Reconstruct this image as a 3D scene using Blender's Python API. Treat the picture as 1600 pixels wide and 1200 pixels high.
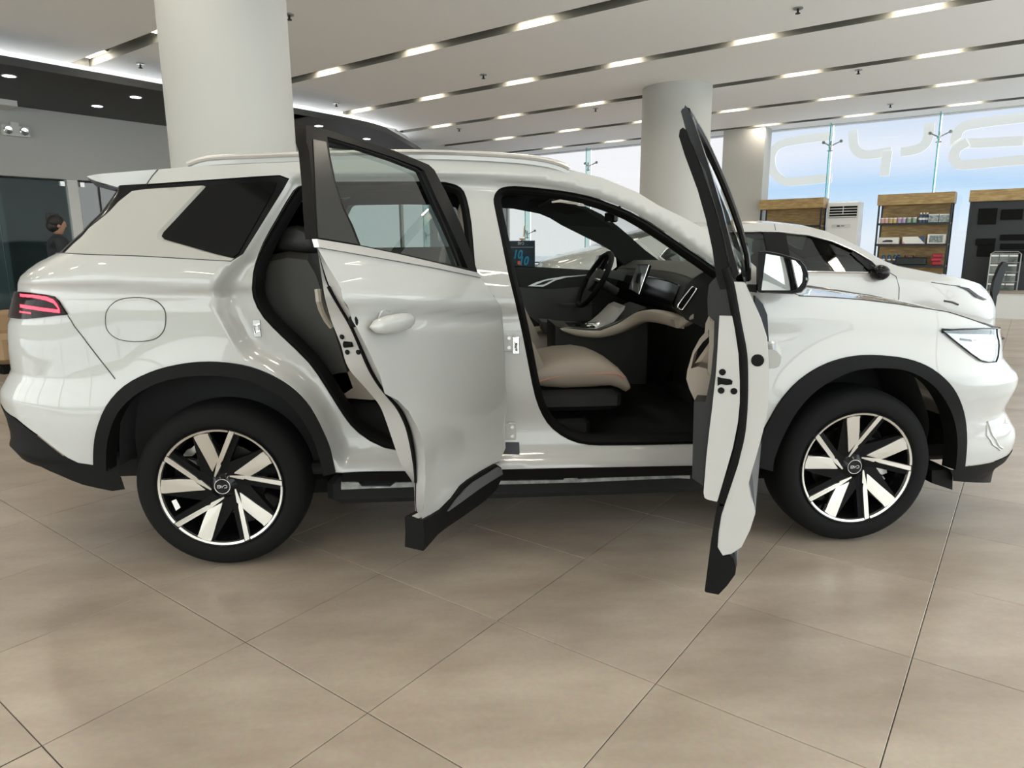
import bpy, math, random
from mathutils import Vector, Matrix
from mathutils.geometry import delaunay_2d_cdt
R_=random.Random(7)
SC=bpy.context.scene
for _o in list(bpy.data.objects): bpy.data.objects.remove(_o)
# ------------------------------------------------------------------ camera
# world: X along the white car (front = +X), Y away from the camera, Z up, metres
FPX=1073.76
CAM=Vector((1.02550,-2.80796,1.3465))
CF=Vector((0.06922977,0.97757257,-0.19889474)).normalized()
CR=Vector((0.99736469,-0.07216073,-0.00751669)).normalized()
CU=Vector((0.0217005,0.19785021,0.97999203)).normalized()
cd=bpy.data.cameras.new('camera'); cd.sensor_width=36; cd.lens=FPX/1600*36; cd.clip_start=.05; cd.clip_end=200
cam=bpy.data.objects.new('camera',cd); SC.collection.objects.link(cam)
cam.matrix_world=Matrix((( CR.x,CU.x,-CF.x,CAM.x),(CR.y,CU.y,-CF.y,CAM.y),(CR.z,CU.z,-CF.z,CAM.z),(0,0,0,1)))
SC.camera=cam
# ------------------------------------------------------------------ world and exposure
w=bpy.data.worlds.new('sky'); SC.world=w; w.use_nodes=True
WSTR=3.4
nt=w.node_tree; bg=nt.nodes['Background']
tc=nt.nodes.new('ShaderNodeTexCoord'); sp=nt.nodes.new('ShaderNodeSeparateXYZ'); cr=nt.nodes.new('ShaderNodeValToRGB')
nt.links.new(tc.outputs['Generated'],sp.inputs[0]); nt.links.new(sp.outputs['Z'],cr.inputs[0]); nt.links.new(cr.outputs[0],bg.inputs[0])
cr.color_ramp.elements[0].position=0.0; cr.color_ramp.elements[0].color=(.885,.875,.865,1)
cr.color_ramp.elements[1].position=.75; cr.color_ramp.elements[1].color=(.70,.755,.84,1)
bg.inputs[1].default_value=WSTR
SC.view_settings.view_transform='Standard'; SC.view_settings.look='None'
SC.view_settings.exposure=0.56; SC.view_settings.gamma=1.0; SC.view_settings.use_curve_mapping=False
LAMP_E=28.0      # emission of one slot lamp panel
SPOT_W=14.0
# ------------------------------------------------------------------ pixel measurements -> places in the room
def ray(x,y): return CF*FPX+CR*(x-800)+CU*(600-y)
def onz(x,y,z=0):
    d=ray(x,y); return CAM+d*((z-CAM.z)/d.z)
def onplane(x,y,P,N):
    d=ray(x,y); return CAM+d*((P-CAM).dot(N)/d.dot(N))
def ony(x,y,Y=0.0):
    d=ray(x,y); return CAM+d*((Y-CAM.y)/d.y)
def proj(P):
    d=P-CAM; k=d.dot(CF); return (800+FPX*d.dot(CR)/k, 600-FPX*d.dot(CU)/k)
# building axes (tiles, ceiling slots and walls share them)
TH=-.641869-.0707
BB=Vector((math.cos(TH),math.sin(TH),0)); BA=Vector((-math.sin(TH),math.cos(TH),0)); BO=Vector((0.24826603,-0.58477968,0))
TILE=.62395939
def bw(b,a,z=0.0): return BO+BB*b+BA*a+Vector((0,0,z))
def wb(P):
    d=P-BO; return (d.dot(BB),d.dot(BA),P.z)
def onA(x,y,a):  # pixel on the vertical plane at building depth a
    return wb(onplane(x,y,bw(0,a),BA))
# ------------------------------------------------------------------ mesh helpers
class MB:
    def __init__(s): s.v=[]; s.f=[]; s.n=None
    def add(s,vs,fs):
        k=len(s.v); s.v+= [Vector(v) for v in vs]; s.f+=[tuple(i+k for i in f) for f in fs]; return s
    def box(s,c,d,M=None):
        c=Vector(c); h=Vector(d)*.5; vs=[]
        for z in(-1,1):
            for y in(-1,1):
                for x in(-1,1):
                    p=Vector((x*h.x,y*h.y,z*h.z)); vs.append((M@p if M else p)+c)
        return s.add(vs,[(0,2,3,1),(4,5,7,6),(0,1,5,4),(2,6,7,3),(0,4,6,2),(1,3,7,5)])
    def bevbox(s,c,d,r=.005,M=None):
        c=Vector(c); h=Vector(d)*.5; r=min(r,h.x*.49,h.y*.49,h.z*.49); rings=[]
        def ring(ix,z): 
            X,Y=h.x-ix,h.y-ix; q=min(r,X*.5,Y*.5)
            pts=[(X-q,-Y),(X,-Y+q),(X,Y-q),(X-q,Y),(-X+q,Y),(-X,Y-q),(-X,-Y+q),(-X+q,-Y)]
            return [Vector((a,b,z)) for a,b in pts]
        for ix,z in((r,-h.z),(0,-h.z+r),(0,h.z-r),(r,h.z)): rings.append(ring(ix,z))
        vs=[(M@p if M else p)+c for rg in rings for p in rg]; fs=[tuple(range(7,-1,-1)),tuple(range(24,32))]
        for k in range(3):
            for i in range(8): j=(i+1)%8; fs.append((k*8+i,k*8+j,k*8+8+j,k*8+8+i))
        return s.add(vs,fs)
    def tube(s,pts,r,n=8,close=False,cap=True):
        pts=[Vector(p) for p in pts]; m=len(pts); rs=r if isinstance(r,(list,tuple)) else [r]*m
        vs=[]; fs=[]; up=None
        for i,p in enumerate(pts):
            a=pts[(i-1)%m] if(close or i>0) else p; b=pts[(i+1)%m] if(close or i<m-1) else p
            t=(b-a).normalized()
            if up is None: up=Vector((0,0,1)) if abs(t.z)<.9 else Vector((1,0,0))
            sx=t.cross(up).normalized(); up=sx.cross(t).normalized()
            for k in range(n):
                an=2*math.pi*k/n; vs.append(p+(sx*math.cos(an)+up*math.sin(an))*rs[i])
        for i in range(m if close else m-1):
            j=(i+1)%m
            for k in range(n): l=(k+1)%n; fs.append((i*n+k,i*n+l,j*n+l,j*n+k))
        if cap and not close: fs.append(tuple(range(n-1,-1,-1))); fs.append(tuple((m-1)*n+k for k in range(n)))
        return s.add(vs,fs)
    def lathe(s,prof,O,axis,n=32,ref=None):
        O=Vector(O); ax=Vector(axis).normalized(); u=Vector(ref) if ref else(Vector((0,0,1)) if abs(ax.z)<.9 else Vector((1,0,0)))
        u=(u-ax*u.dot(ax)).normalized(); v=ax.cross(u); vs=[];fs=[]; m=len(prof)
        for r,h in prof:
            for k in range(n):
                an=2*math.pi*k/n; vs.append(O+ax*h+(u*math.cos(an)+v*math.sin(an))*max(r,1e-4))
        for i in range(m-1):
            for k in range(n): l=(k+1)%n; fs.append((i*n+k,i*n+l,(i+1)*n+l,(i+1)*n+k))
        return s.add(vs,fs)
    def cyl(s,O,axis,r,h,n=16,r2=None):
        r2=r if r2 is None else r2; return s.lathe([(0,0),(r,0),(r2,h),(0,h)],O,axis,n)
    def prism(s,poly,ext):  # planar 3D polygon extruded by vector ext
        poly=[Vector(p) for p in poly]; n=len(poly); e=Vector(ext)
        return s.add(poly+[p+e for p in poly],[tuple(range(n-1,-1,-1)),tuple(range(n,2*n))]+[(i,(i+1)%n,n+(i+1)%n,n+i) for i in range(n)])
    def loft(s,rings,close=True,cap=True):
        n=len(rings[0]); vs=[p for r in rings for p in r]; fs=[]
        for i in range(len(rings)-1):
            for k in range(n if close else n-1): l=(k+1)%n; fs.append((i*n+k,i*n+l,(i+1)*n+l,(i+1)*n+k))
        if cap and close: fs.append(tuple(range(n-1,-1,-1))); fs.append(tuple((len(rings)-1)*n+k for k in range(n)))
        return s.add(vs,fs)
    def strip(s,A,B): return s.loft([A,B],close=False,cap=False)
    def ball(s,c,r,n=12,m=8,sc=(1,1,1)):
        vs=[];fs=[];c=Vector(c)
        for i in range(m+1):
            t=math.pi*i/m
            for k in range(n):
                an=2*math.pi*k/n; vs.append(c+Vector((r*sc[0]*math.sin(t)*math.cos(an),r*sc[1]*math.sin(t)*math.sin(an),r*sc[2]*math.cos(t))))
        for i in range(m):
            for k in range(n): l=(k+1)%n; fs.append((i*n+k,(i+1)*n+k,(i+1)*n+l,i*n+l))
        return s.add(vs,fs)
def obj(name,mb,mat,parent=None,smooth=False,ang=35,label=None,kind=None,normals=None,bev=0,sub=0,solid=0):
    me=bpy.data.meshes.new(name)
    me.from_pydata([tuple(v) for v in mb.v],[],mb.f); me.validate(clean_customdata=False)
    mats=mat if isinstance(mat,(list,tuple)) else [mat]
    for m in mats: me.materials.append(m)
    if getattr(mb,'mi',None):
        for p,i in zip(me.polygons,mb.mi): p.material_index=i
    o=bpy.data.objects.new(name,me); SC.collection.objects.link(o)
    if smooth or normals:
        me.polygons.foreach_set('use_smooth',[True]*len(me.polygons))
        if normals and len(normals)==len(me.vertices): me.normals_split_custom_set_from_vertices([tuple(n) for n in normals])
        elif not normals: me.set_sharp_from_angle(angle=math.radians(ang))
    if sub:
        q=o.modifiers.new('subdivision','SUBSURF'); q.levels=q.render_levels=sub
    if solid:
        q=o.modifiers.new('thickness','SOLIDIFY'); q.thickness=solid; q.offset=0
    if bev:
        q=o.modifiers.new('bevel','BEVEL'); q.width=bev; q.segments=2; q.limit_method='ANGLE'; q.angle_limit=math.radians(40)
    if parent:
        o.parent=parent
        if parent.type=='EMPTY': o.matrix_parent_inverse=Matrix.Translation(-Vector(parent['_o']))
    if label: o['label']=label
    if kind: o['kind']=kind
    return o
def thing(name,label,cat,loc=(0,0,0),group=None):
    o=bpy.data.objects.new(name,None); SC.collection.objects.link(o); o.location=loc; o['_o']=list(loc)
    o.empty_display_size=.1; o['label']=label; o['category']=cat
    if group: o['group']=group
    return o
def tag(o,label,cat,group=None):
    o['label']=label; o['category']=cat
    if group: o['group']=group
    return o
def copy_tree(o,parent=None):
    c=o.copy(); SC.collection.objects.link(c)
    if parent is not None: c.parent=parent
    for ch in list(o.children): copy_tree(ch,c)
    return c
def text_mb(s,size,align='CENTER',ext=0.0,bold=0.0):
    cu=bpy.data.curves.new('t','FONT'); cu.body=s; cu.size=size; cu.align_x=align; cu.extrude=ext; cu.offset=bold; cu.resolution_u=3
    o=bpy.data.objects.new('t',cu); SC.collection.objects.link(o); dg=bpy.context.evaluated_depsgraph_get(); dg.update()
    me=bpy.data.meshes.new_from_object(o.evaluated_get(dg)); m=MB(); m.v=[v.co.copy() for v in me.vertices]; m.f=[tuple(p.vertices) for p in me.polygons]
    bpy.data.objects.remove(o); bpy.data.curves.remove(cu); bpy.data.meshes.remove(me); return m
def xf(m,M):
    m.v=[M@v for v in m.v]; return m
def basis(O,X,Y,Z=None):
    X=Vector(X).normalized(); Y=Vector(Y).normalized(); Z=Vector(Z).normalized() if Z else X.cross(Y)
    return Matrix(((X.x,Y.x,Z.x,O[0]),(X.y,Y.y,Z.y,O[1]),(X.z,Y.z,Z.z,O[2]),(0,0,0,1)))
def stroke(pts,wd,th,M):  # flat ribbon with thickness following a 2D path
    pts=[Vector((p[0],p[1])) for p in pts]; L=[];Rr=[]
    for i,p in enumerate(pts):
        if 0<i<len(pts)-1:
            t1=(p-pts[i-1]).normalized(); t2=(pts[i+1]-p).normalized(); t=(t1+t2).normalized(); k=1/max(.5,math.sqrt((1+t1.dot(t2))/2))
        else: t=((pts[1]-p) if i==0 else (p-pts[i-1])).normalized(); k=1
        n=Vector((-t.y,t.x))*wd*.5*k; L.append(p+n); Rr.append(p-n)
    rings=[[M@Vector((a.x,a.y,0)),M@Vector((b.x,b.y,0)),M@Vector((b.x,b.y,th)),M@Vector((a.x,a.y,th))] for a,b in zip(L,Rr)]
    return MB().loft(rings)
def smooth_poly(P,n=4,close=True):  # Catmull-Rom through points
    P=[Vector(p) for p in P]; out=[]; m=len(P)
    for i in range(m if close else m-1):
        g=lambda k:P[k%m] if close else P[max(0,min(m-1,k))]
        a,b,c,d=g(i-1),g(i),g(i+1),g(i+2)
        for k in range(n):
            t=k/n; out.append(.5*((2*b)+(c-a)*t+(2*a-5*b+4*c-d)*t*t+(3*b-a-3*c+d)*t**3))
    if not close: out.append(P[-1])
    return out
def lerp_tab(tab,x):
    if x<=tab[0][0]: return tab[0][1]
    for (a,b),(c,d) in zip(tab,tab[1:]):
        if x<=c:
            t=(x-a)/(c-a); t=t*t*(3-2*t)*.5+t*.5; return b+(d-b)*t
    return tab[-1][1]
# ------------------------------------------------------------------ materials
def mat(name,col,rough=.5,metal=0,coat=0,spec=.5,emit=None,es=0,noise=0,nscale=8,trans=0,alpha=1,bump=0,bscale=200,cr=.03):
    m=bpy.data.materials.new(name); m.use_nodes=True; nt=m.node_tree; p=nt.nodes['Principled BSDF']
    c=tuple(col)+(1,) if len(col)==3 else col
    p.inputs['Base Color'].default_value=c; p.inputs['Roughness'].default_value=rough; p.inputs['Metallic'].default_value=metal
    p.inputs['Coat Weight'].default_value=coat; p.inputs['Coat Roughness'].default_value=cr; p.inputs['Specular IOR Level'].default_value=spec
    p.inputs['Transmission Weight'].default_value=trans; p.inputs['Alpha'].default_value=alpha
    if emit: p.inputs['Emission Color'].default_value=tuple(emit)+(1,); p.inputs['Emission Strength'].default_value=es
    if noise or bump:
        t=nt.nodes.new('ShaderNodeTexCoord'); n=nt.nodes.new('ShaderNodeTexNoise'); n.inputs['Scale'].default_value=nscale; n.inputs['Detail'].default_value=5
        nt.links.new(t.outputs['Object'],n.inputs['Vector'])
        if noise:
            r=nt.nodes.new('ShaderNodeValToRGB'); nt.links.new(n.outputs['Fac'],r.inputs[0])
            r.color_ramp.elements[0].position=.3; r.color_ramp.elements[1].position=.7
            r.color_ramp.elements[0].color=tuple(x*(1-noise) for x in c[:3])+(1,); r.color_ramp.elements[1].color=tuple(min(1,x*(1+noise)) for x in c[:3])+(1,)
            nt.links.new(r.outputs[0],p.inputs['Base Color'])
        if bump:
            n2=nt.nodes.new('ShaderNodeTexNoise'); n2.inputs['Scale'].default_value=bscale; nt.links.new(t.outputs['Object'],n2.inputs['Vector'])
            b=nt.nodes.new('ShaderNodeBump'); b.inputs['Strength'].default_value=bump; b.inputs['Distance'].default_value=.002
            nt.links.new(n2.outputs['Fac'],b.inputs['Height']); nt.links.new(b.outputs[0],p.inputs['Normal'])
    return m
def glass(name,tint,refl=.06,rough=0.0,fk=1.0):
    # thin sheet glass: tinted see-through with Fresnel reflection
    m=bpy.data.materials.new(name); m.use_nodes=True; nt=m.node_tree; nt.nodes.clear()
    o=nt.nodes.new('ShaderNodeOutputMaterial'); t=nt.nodes.new('ShaderNodeBsdfTransparent'); g=nt.nodes.new('ShaderNodeBsdfGlossy'); x=nt.nodes.new('ShaderNodeMixShader')
    f=nt.nodes.new('ShaderNodeFresnel'); f.inputs[0].default_value=1.5; k=nt.nodes.new('ShaderNodeMath'); k.operation='MULTIPLY_ADD'; k.inputs[1].default_value=fk; k.inputs[2].default_value=refl
    t.inputs[0].default_value=tuple(tint)+(1,); g.inputs['Roughness'].default_value=rough; g.inputs[0].default_value=(1,1,1,1)
    ge=nt.nodes.new('ShaderNodeNewGeometry'); ir=nt.nodes.new('ShaderNodeMapRange'); ir.inputs[3].default_value=1.5; ir.inputs[4].default_value=1/1.5
    nt.links.new(ge.outputs['Backfacing'],ir.inputs[0]); nt.links.new(ir.outputs[0],f.inputs[0])
    nt.links.new(f.outputs[0],k.inputs[0]); nt.links.new(k.outputs[0],x.inputs[0]); nt.links.new(t.outputs[0],x.inputs[1]); nt.links.new(g.outputs[0],x.inputs[2]); nt.links.new(x.outputs[0],o.inputs[0])
    return m
M={}
M['paint']=mat('white_car_paint',(.425,.42,.405),.35,coat=1,spec=.5,cr=.02)
M['paint_in']=mat('white_inner_paint',(.44,.43,.415),.3,coat=.5)
M['black']=mat('black_plastic',(.006,.006,.006),.6,spec=.12,bump=.15,bscale=900)
M['rubber']=mat('black_rubber',(.005,.005,.005),.6,spec=.1)
M['gloss']=mat('gloss_black',(.005,.005,.006),.12,spec=.25)
M['dark']=mat('dark_liner',(.006,.006,.006),.9)
M['cloth']=mat('dark_headliner',(.008,.0085,.008),.9,spec=.2,bump=.3,bscale=600)
M['trimdark']=mat('dark_interior_trim',(.017,.017,.016),.6,spec=.3,bump=.2,bscale=500)
M['trimgrey']=mat('grey_interior_trim',(.05,.05,.046),.55,spec=.4,bump=.2,bscale=500)
M['beige']=mat('beige_leather',(.30,.26,.215),.45,bump=.25,bscale=350)
M['taupe']=mat('taupe_leather',(.27,.225,.185),.5,bump=.25,bscale=350)
M['pipe']=mat('orange_stitching',(.5,.2,.1),.5)
M['chrome']=mat('chrome',(.75,.75,.75),.15,metal=1)
M['satin']=mat('satin_aluminium',(.62,.61,.60),.32,metal=.85)
M['mach']=mat('machined_alloy',(.66,.63,.58),.34,metal=.9)
M['tyre']=mat('tyre_rubber',(.006,.006,.006),.8,spec=.15,bump=.2,bscale=300)
M['disc']=mat('brake_iron',(.10,.095,.09),.35,metal=.9)
M['tint']=glass('privacy_glass',(.10,.11,.11),.03)
M['doorglass']=glass('green_door_glass',(.56,.64,.62),.035)
M['clear']=glass('clear_glass',(.80,.86,.84),.02)
M['mirror']=mat('mirror_glass',(.8,.82,.82),.02,metal=1)
M['white']=mat('white_plaster',(.72,.72,.69),.7)
M['paper']=mat('white_card',(.78,.77,.74),.6)
M['ink']=mat('dark_print',(.02,.025,.035),.5)
# ================================================================== ROOM
H=3.75
M['grout']=mat('dark_grout',(.045,.038,.03),.8)
# tile material
m=bpy.data.materials.new('stone_tile'); m.use_nodes=True; nt=m.node_tree; p=nt.nodes['Principled BSDF']; N=nt.nodes; L=nt.links
tcn=N.new('ShaderNodeTexCoord'); geo=N.new('ShaderNodeNewGeometry'); oi=N.new('ShaderNodeObjectInfo')
n1=N.new('ShaderNodeTexNoise'); n1.inputs['Scale'].default_value=1.3; n1.inputs['Detail'].default_value=6; n1.inputs['Roughness'].default_value=.6
mp=N.new('ShaderNodeMapping'); mp.inputs['Rotation'].default_value=(0,0,.25); mp.inputs['Scale'].default_value=(1.0,2.6,1)
L.new(geo.outputs['Position'],mp.inputs[0]); L.new(mp.outputs[0],n1.inputs['Vector'])
cr1=N.new('ShaderNodeValToRGB'); L.new(n1.outputs['Fac'],cr1.inputs[0])
cr1.color_ramp.elements[0].position=.32; cr1.color_ramp.elements[0].color=(.275,.212,.160,1)
cr1.color_ramp.elements[1].position=.72; cr1.color_ramp.elements[1].color=(.43,.355,.28,1)
n2=N.new('ShaderNodeTexNoise'); n2.inputs['Scale'].default_value=60; n2.inputs['Detail'].default_value=3; L.new(geo.outputs['Position'],n2.inputs['Vector'])
mx=N.new('ShaderNodeMix'); mx.data_type='RGBA'; mx.blend_type='MULTIPLY'; mx.inputs[0].default_value=.25; L.new(cr1.outputs[0],mx.inputs[6]); L.new(n2.outputs['Color'],mx.inputs[7])
ad=N.new('ShaderNodeMath'); ad.operation='MULTIPLY_ADD'; L.new(oi.outputs['Random'],ad.inputs[0]); ad.inputs[1].default_value=.10; ad.inputs[2].default_value=1.02
hs=N.new('ShaderNodeHueSaturation'); L.new(mx.outputs[2],hs.inputs['Color']); L.new(ad.outputs[0],hs.inputs['Value']); hs.inputs['Saturation'].default_value=.92
L.new(hs.outputs[0],p.inputs['Base Color'])
rr=N.new('ShaderNodeMapRange'); rr.inputs[3].default_value=.30; rr.inputs[4].default_value=.42; L.new(n1.outputs['Fac'],rr.inputs[0]); L.new(rr.outputs[0],p.inputs['Roughness'])
p.inputs['Specular IOR Level'].default_value=.5; p.inputs['Coat Weight'].default_value=.4; p.inputs['Coat Roughness'].default_value=.22
M['tile']=m
M['facade0']=glass('tinted_side_glass',(.215,.217,.222),.0,0,.35)
B0,B1,A0,A1=-14,5.6,-6.2,14.96
f=MB(); f.add([bw(B0-2,A0-1,-.004),bw(B1+1,A0-1,-.004),bw(B1+1,A1+.3,-.004),bw(B0-2,A1+.3,-.004)],[(0,1,2,3)])
floor=obj('floor',f,M['grout'],kind='structure')
cells=[]
for i in range(int(B0/TILE)-2,int(B1/TILE)+2):
    for j in range(int(A0/TILE)-2,int(A1/TILE)+1):
        c=bw((i+.5)*TILE,(j+.5)*TILE); d=c-CAM; k=d.dot(CF)
        inv=False
        if k>.3:
            x,y=proj(c); inv=(-200<x<1800 and y<1450)
        cells.append((0 if inv else 1,d.length,i,j))
cells.sort()
g=.0016
def tile_mb():
    h=TILE/2-g; t=MB(); e=.0012
    lo=[BB*a*h+BA*b*h+Vector((0,0,-.004)) for a,b in((-1,-1),(1,-1),(1,1),(-1,1))]
    md=[q+Vector((0,0,.003)) for q in lo]; hi=[BB*a*(h-e)+BA*b*(h-e) for a,b in((-1,-1),(1,-1),(1,1),(-1,1))]
    return t.add(lo+md+hi,[(0,1,5,4),(1,2,6,5),(2,3,7,6),(3,0,4,7),(4,5,9,8),(5,6,10,9),(6,7,11,10),(7,4,8,11),(8,9,10,11)])
proto=obj('floor_tile',tile_mb(),M['tile'],floor)
rest=MB()
for n,(v,d,i,j) in enumerate(cells):
    c=bw((i+.5)*TILE,(j+.5)*TILE)
    if n<300 and v==0:
        t=proto if n==0 else proto.copy()
        if n: SC.collection.objects.link(t)
        t.location=c
    else:
        h=TILE/2-g; rest.add([c+BB*a*h+BA*b*h for a,b in((-1,-1),(1,-1),(1,1),(-1,1))],[(0,1,2,3)])
obj('floor_tile',rest,M['tile'],floor,kind='stuff')
# ---- ceiling with recessed slots
M['ceil']=mat('ceiling_white',(.93,.925,.91),.75)
M['slot']=mat('slot_dark_paint',(.15,.15,.13),.7)
M['slab']=mat('charcoal_soffit',(.045,.046,.045),.6)
edge=[(-7,-8.5),(-6,-8.5),(5.4,-8.5),(6.2,-8.5),(7.0,-8.5),(8.2,-8.58),(8.9,-8.7),(9.5,-8.95),(10.1,-9.35),(11.1,-10.0),(12.2,-10.8),(15.2,-12.9)]
eb=lambda a: lerp_tab(edge,a)
SL=[-5.37,-3.21,-1.04,1.13,3.30,5.60,7.77,9.93,12.1,14.15]; SW=.12
ce=MB(); sl=MB(); prev=A0-.3
def strip_cell(a0,a1,z,mbx):
    n=max(1,int((a1-a0)/.3)); 
    for k in range(n):
        u=a0+(a1-a0)*k/n; v=a0+(a1-a0)*(k+1)/n
        mbx.add([bw(eb(u),u,z),bw(B1+.3,u,z),bw(B1+.3,v,z),bw(eb(v),v,z)],[(0,3,2,1)])
for a in SL+[None]:
    nxt=(a-SW) if a is not None else A1+.3
    strip_cell(prev,nxt,H,ce)
    if a is not None:
        e=eb(a)
        sl.add([bw(e,a-SW,H),bw(B1+.3,a-SW,H),bw(B1+.3,a-SW,H+.15),bw(e,a-SW,H+.15),bw(e,a+SW,H),bw(B1+.3,a+SW,H),bw(B1+.3,a+SW,H+.15),bw(e,a+SW,H+.15)],[(0,1,2,3),(4,7,6,5),(3,2,6,7),(0,3,7,4)])
        prev=a+SW
# vertical rim where the ceiling stops at the cove
rim=[bw(b,a,H) for a,b in edge]; ce.strip(rim,[q+Vector((0,0,.22)) for q in rim])
ceil=obj('ceiling',ce,M['ceil'],kind='structure')
obj('light_slot',sl,M['slot'],ceil)
cv=MB(); cv.add([bw(-14,A0,H+.22),bw(-8.0,A0,H+.22),bw(-8.0,A1,H+.22),bw(-14,A1,H+.22)],[(0,3,2,1)])
obj('cove_top',cv,M['white'],ceil)
M['led']=mat('cool_cove_led',(1,1,1),.5,emit=(.95,.98,1),es=45)
ledp=[bw(b-.16,a,H+.05) for a,b in smooth_poly([(a,b,0) for a,b in edge],3,False) for _ in(0,)] if False else None
pp=smooth_poly([(a,b,0) for a,b in edge],3,False)
lm=MB(); lm.strip([bw(q.y-.55,q.x,3.47) for q in pp],[bw(q.y-.63,q.x,3.47) for q in pp])
obj('cove_light',lm,M['led'],ceil,label='cool white cove light strip')
# charcoal soffit slab
sedge=[(-6.2,-7.4),(-5.6,-7.4),(5.2,-7.4),(5.8,-7.4),(6.4,-7.4),(7.3,-7.45),(7.9,-7.6),(8.44,-7.9),(9.2,-8.35),(9.95,-8.8),(11.6,-9.85),(13,-10.7)]
sm=smooth_poly([(a,b,0) for a,b in sedge],3,False)
s=MB(); n=len(sm)
A=[bw(q.y,q.x,3.36) for q in sm]; Bk=[bw(-13.9,q.x,3.36) for q in sm]
s.strip(Bk,A); s.strip(A,[q+Vector((0,0,.09)) for q in A]); s.strip([q+Vector((0,0,.09)) for q in A],[q+Vector((0,0,.09)) for q in Bk])
obj('trim_1',s,M['slab'],kind='structure')
# ---- walls
M['wallgrey']=mat('grey_painted_wall',(.44,.44,.425),.75)
M['frame']=mat('white_frame',(.62,.62,.60),.5)
wl=MB()
def wallbox(b0,b1,a0,a1,z0,z1,mbx): 
    P=[bw(b,a,z) for z in(z0,z1) for (b,a) in((b0,a0),(b1,a0),(b1,a1),(b0,a1))]
    mbx.add(P,[(0,3,2,1),(4,5,6,7),(0,1,5,4),(1,2,6,5),(2,3,7,6),(3,0,4,7)]); return mbx
LB=-10.0
wallbox(LB-.15,LB,A0,8.6,2.38,3.97,wl); wallbox(LB-.15,LB,8.6,15.0,3.30,3.97,wl); wallbox(LB-.15,LB,6.2,8.6,0,2.38,wl); wallbox(LB-.15,LB,A0,.9,0,2.38,wl)
obj('wall_left',wl,M['wallgrey'],kind='structure')
d=MB(); wallbox(LB-.13,LB-.02,3.55,3.70,0,2.38,d); wallbox(LB-.13,LB-.02,.9,.98,0,2.38,d); wallbox(LB-.13,LB-.02,6.1,6.2,0,2.38,d)
dr=obj('door_1',d,M['frame'],kind='structure')
M['offglass']=glass('office_glass',(.60,.68,.68),.0,0,.2)
g1=MB(); wallbox(LB-.08,LB-.065,.98,2.6,0.02,2.36,g1); obj('door_pane',g1,M['offglass'],dr)
g1=MB(); wallbox(LB-.08,LB-.065,2.61,3.54,0.02,2.36,g1); obj('door_pane',g1,M['offglass'],dr)
g1=MB(); wallbox(LB-.08,LB-.065,3.72,6.1,0.02,2.36,g1); obj('door_pane',g1,M['tint'],dr)
for a in(3.49,3.77):
    g1=MB(); wallbox(LB-.10,LB-.03,a-.03,a+.03,2.28,2.35,g1); obj('patch_fitting',g1,M['satin'],dr)
# office behind the glass
o=MB(); wallbox(-15.2,-15.0,A0,7.2,0,3.97,o); wallbox(-15,LB-.15,-1.2,-1.0,0,3.36,o); wallbox(-15,LB-.15,7.0,7.2,0,3.36,o)
wallbox(-12.6,-12.5,-1,3.45,0,3.3,o)
M['officewall']=mat('blue_grey_office_wall',(.34,.38,.40),.7)
obj('wall_back',o,M['officewall'],kind='structure')
o=MB(); wallbox(-15,LB-.15,-1,7,3.0,3.05,o); obj('trim_2',o,M['officewall'],kind='structure')
# back and right side glazing behind the camera
def glazing(name,P0,P1,n,z1,gm='clear'):
    fr=MB(); u=(P1-P0); nn=Vector((-u.y,u.x,0)).normalized()*.04; un=u.normalized()*.03
    for k in range(n+1):
        q=P0+u*k/n; fr.add([q-un-nn,q+un-nn,q+un+nn,q-un+nn]+[w_+Vector((0,0,z1)) for w_ in(q-un-nn,q+un-nn,q+un+nn,q-un+nn)],[(0,1,5,4),(1,2,6,5),(2,3,7,6),(3,0,4,7)])
    for z in(.05,z1-.05): fr.add([P0-nn+Vector((0,0,z-.05)),P1-nn+Vector((0,0,z-.05)),P1+nn+Vector((0,0,z-.05)),P0+nn+Vector((0,0,z-.05))]+[w_+Vector((0,0,z+.05)) for w_ in(P0-nn,P1-nn,P1+nn,P0+nn)],[(0,1,5,4),(1,2,6,5),(2,3,7,6),(3,0,4,7),(0,3,2,1),(4,5,6,7)])
    r=obj(name,fr,M['frame'],kind='structure')
    for k in range(n):
        a,b=P0+u*k/n,P0+u*(k+1)/n; pn=MB(); pn.add([a,b,b+Vector((0,0,z1)),a+Vector((0,0,z1))],[(0,1,2,3)]); obj('pane',pn,M[gm],r)
    return r
glazing('window_2',bw(LB,A0),bw(2.4,A0),7,H)
w5=MB(); wallbox(2.4,B1,A0-.15,A0,0,H,w5); obj('wall_front',w5,M['white'],kind='structure')
glazing('window_3',bw(B1,A0),bw(B1,A1),5,H)
w4=MB(); wallbox(LB-.2,B1+.2,A0-.15,A0,H,H+.3,w4); obj('wall_rear',w4,M['white'],kind='structure')
w4_=glazing('window_4',bw(LB-.07,8.6),bw(LB-.07,14.9),3,3.3,'facade0')
# ---- outside: paved apron, lawn
M['pave']=mat('outdoor_paving',(.94,.94,.93),.8,noise=.04,nscale=2)
M['lawn']=mat('lawn',(.10,.16,.05),.9,noise=.3,nscale=3)
o=MB(); 
for (b0,b1,a0,a1) in((-60,60,A1,70),(B1,60,-60,A1),(-60,B1,-60,A0),(-60,-10.2,7.3,A1)): o.add([bw(b0,a0,-.06),bw(b1,a0,-.06),bw(b1,a1,-.06),bw(b0,a1,-.06)],[(0,1,2,3)])
tag(obj('forecourt',o,M['pave'],kind='structure'),'pale paving outside the glazed walls','paving')
o=MB(); o.add([bw(-60,-30,-.04),bw(60,-30,-.04),bw(60,-12,-.04),bw(-60,-12,-.04)],[(0,1,2,3)])
obj('lawn_strip',o,M['lawn'],kind='structure')
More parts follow.
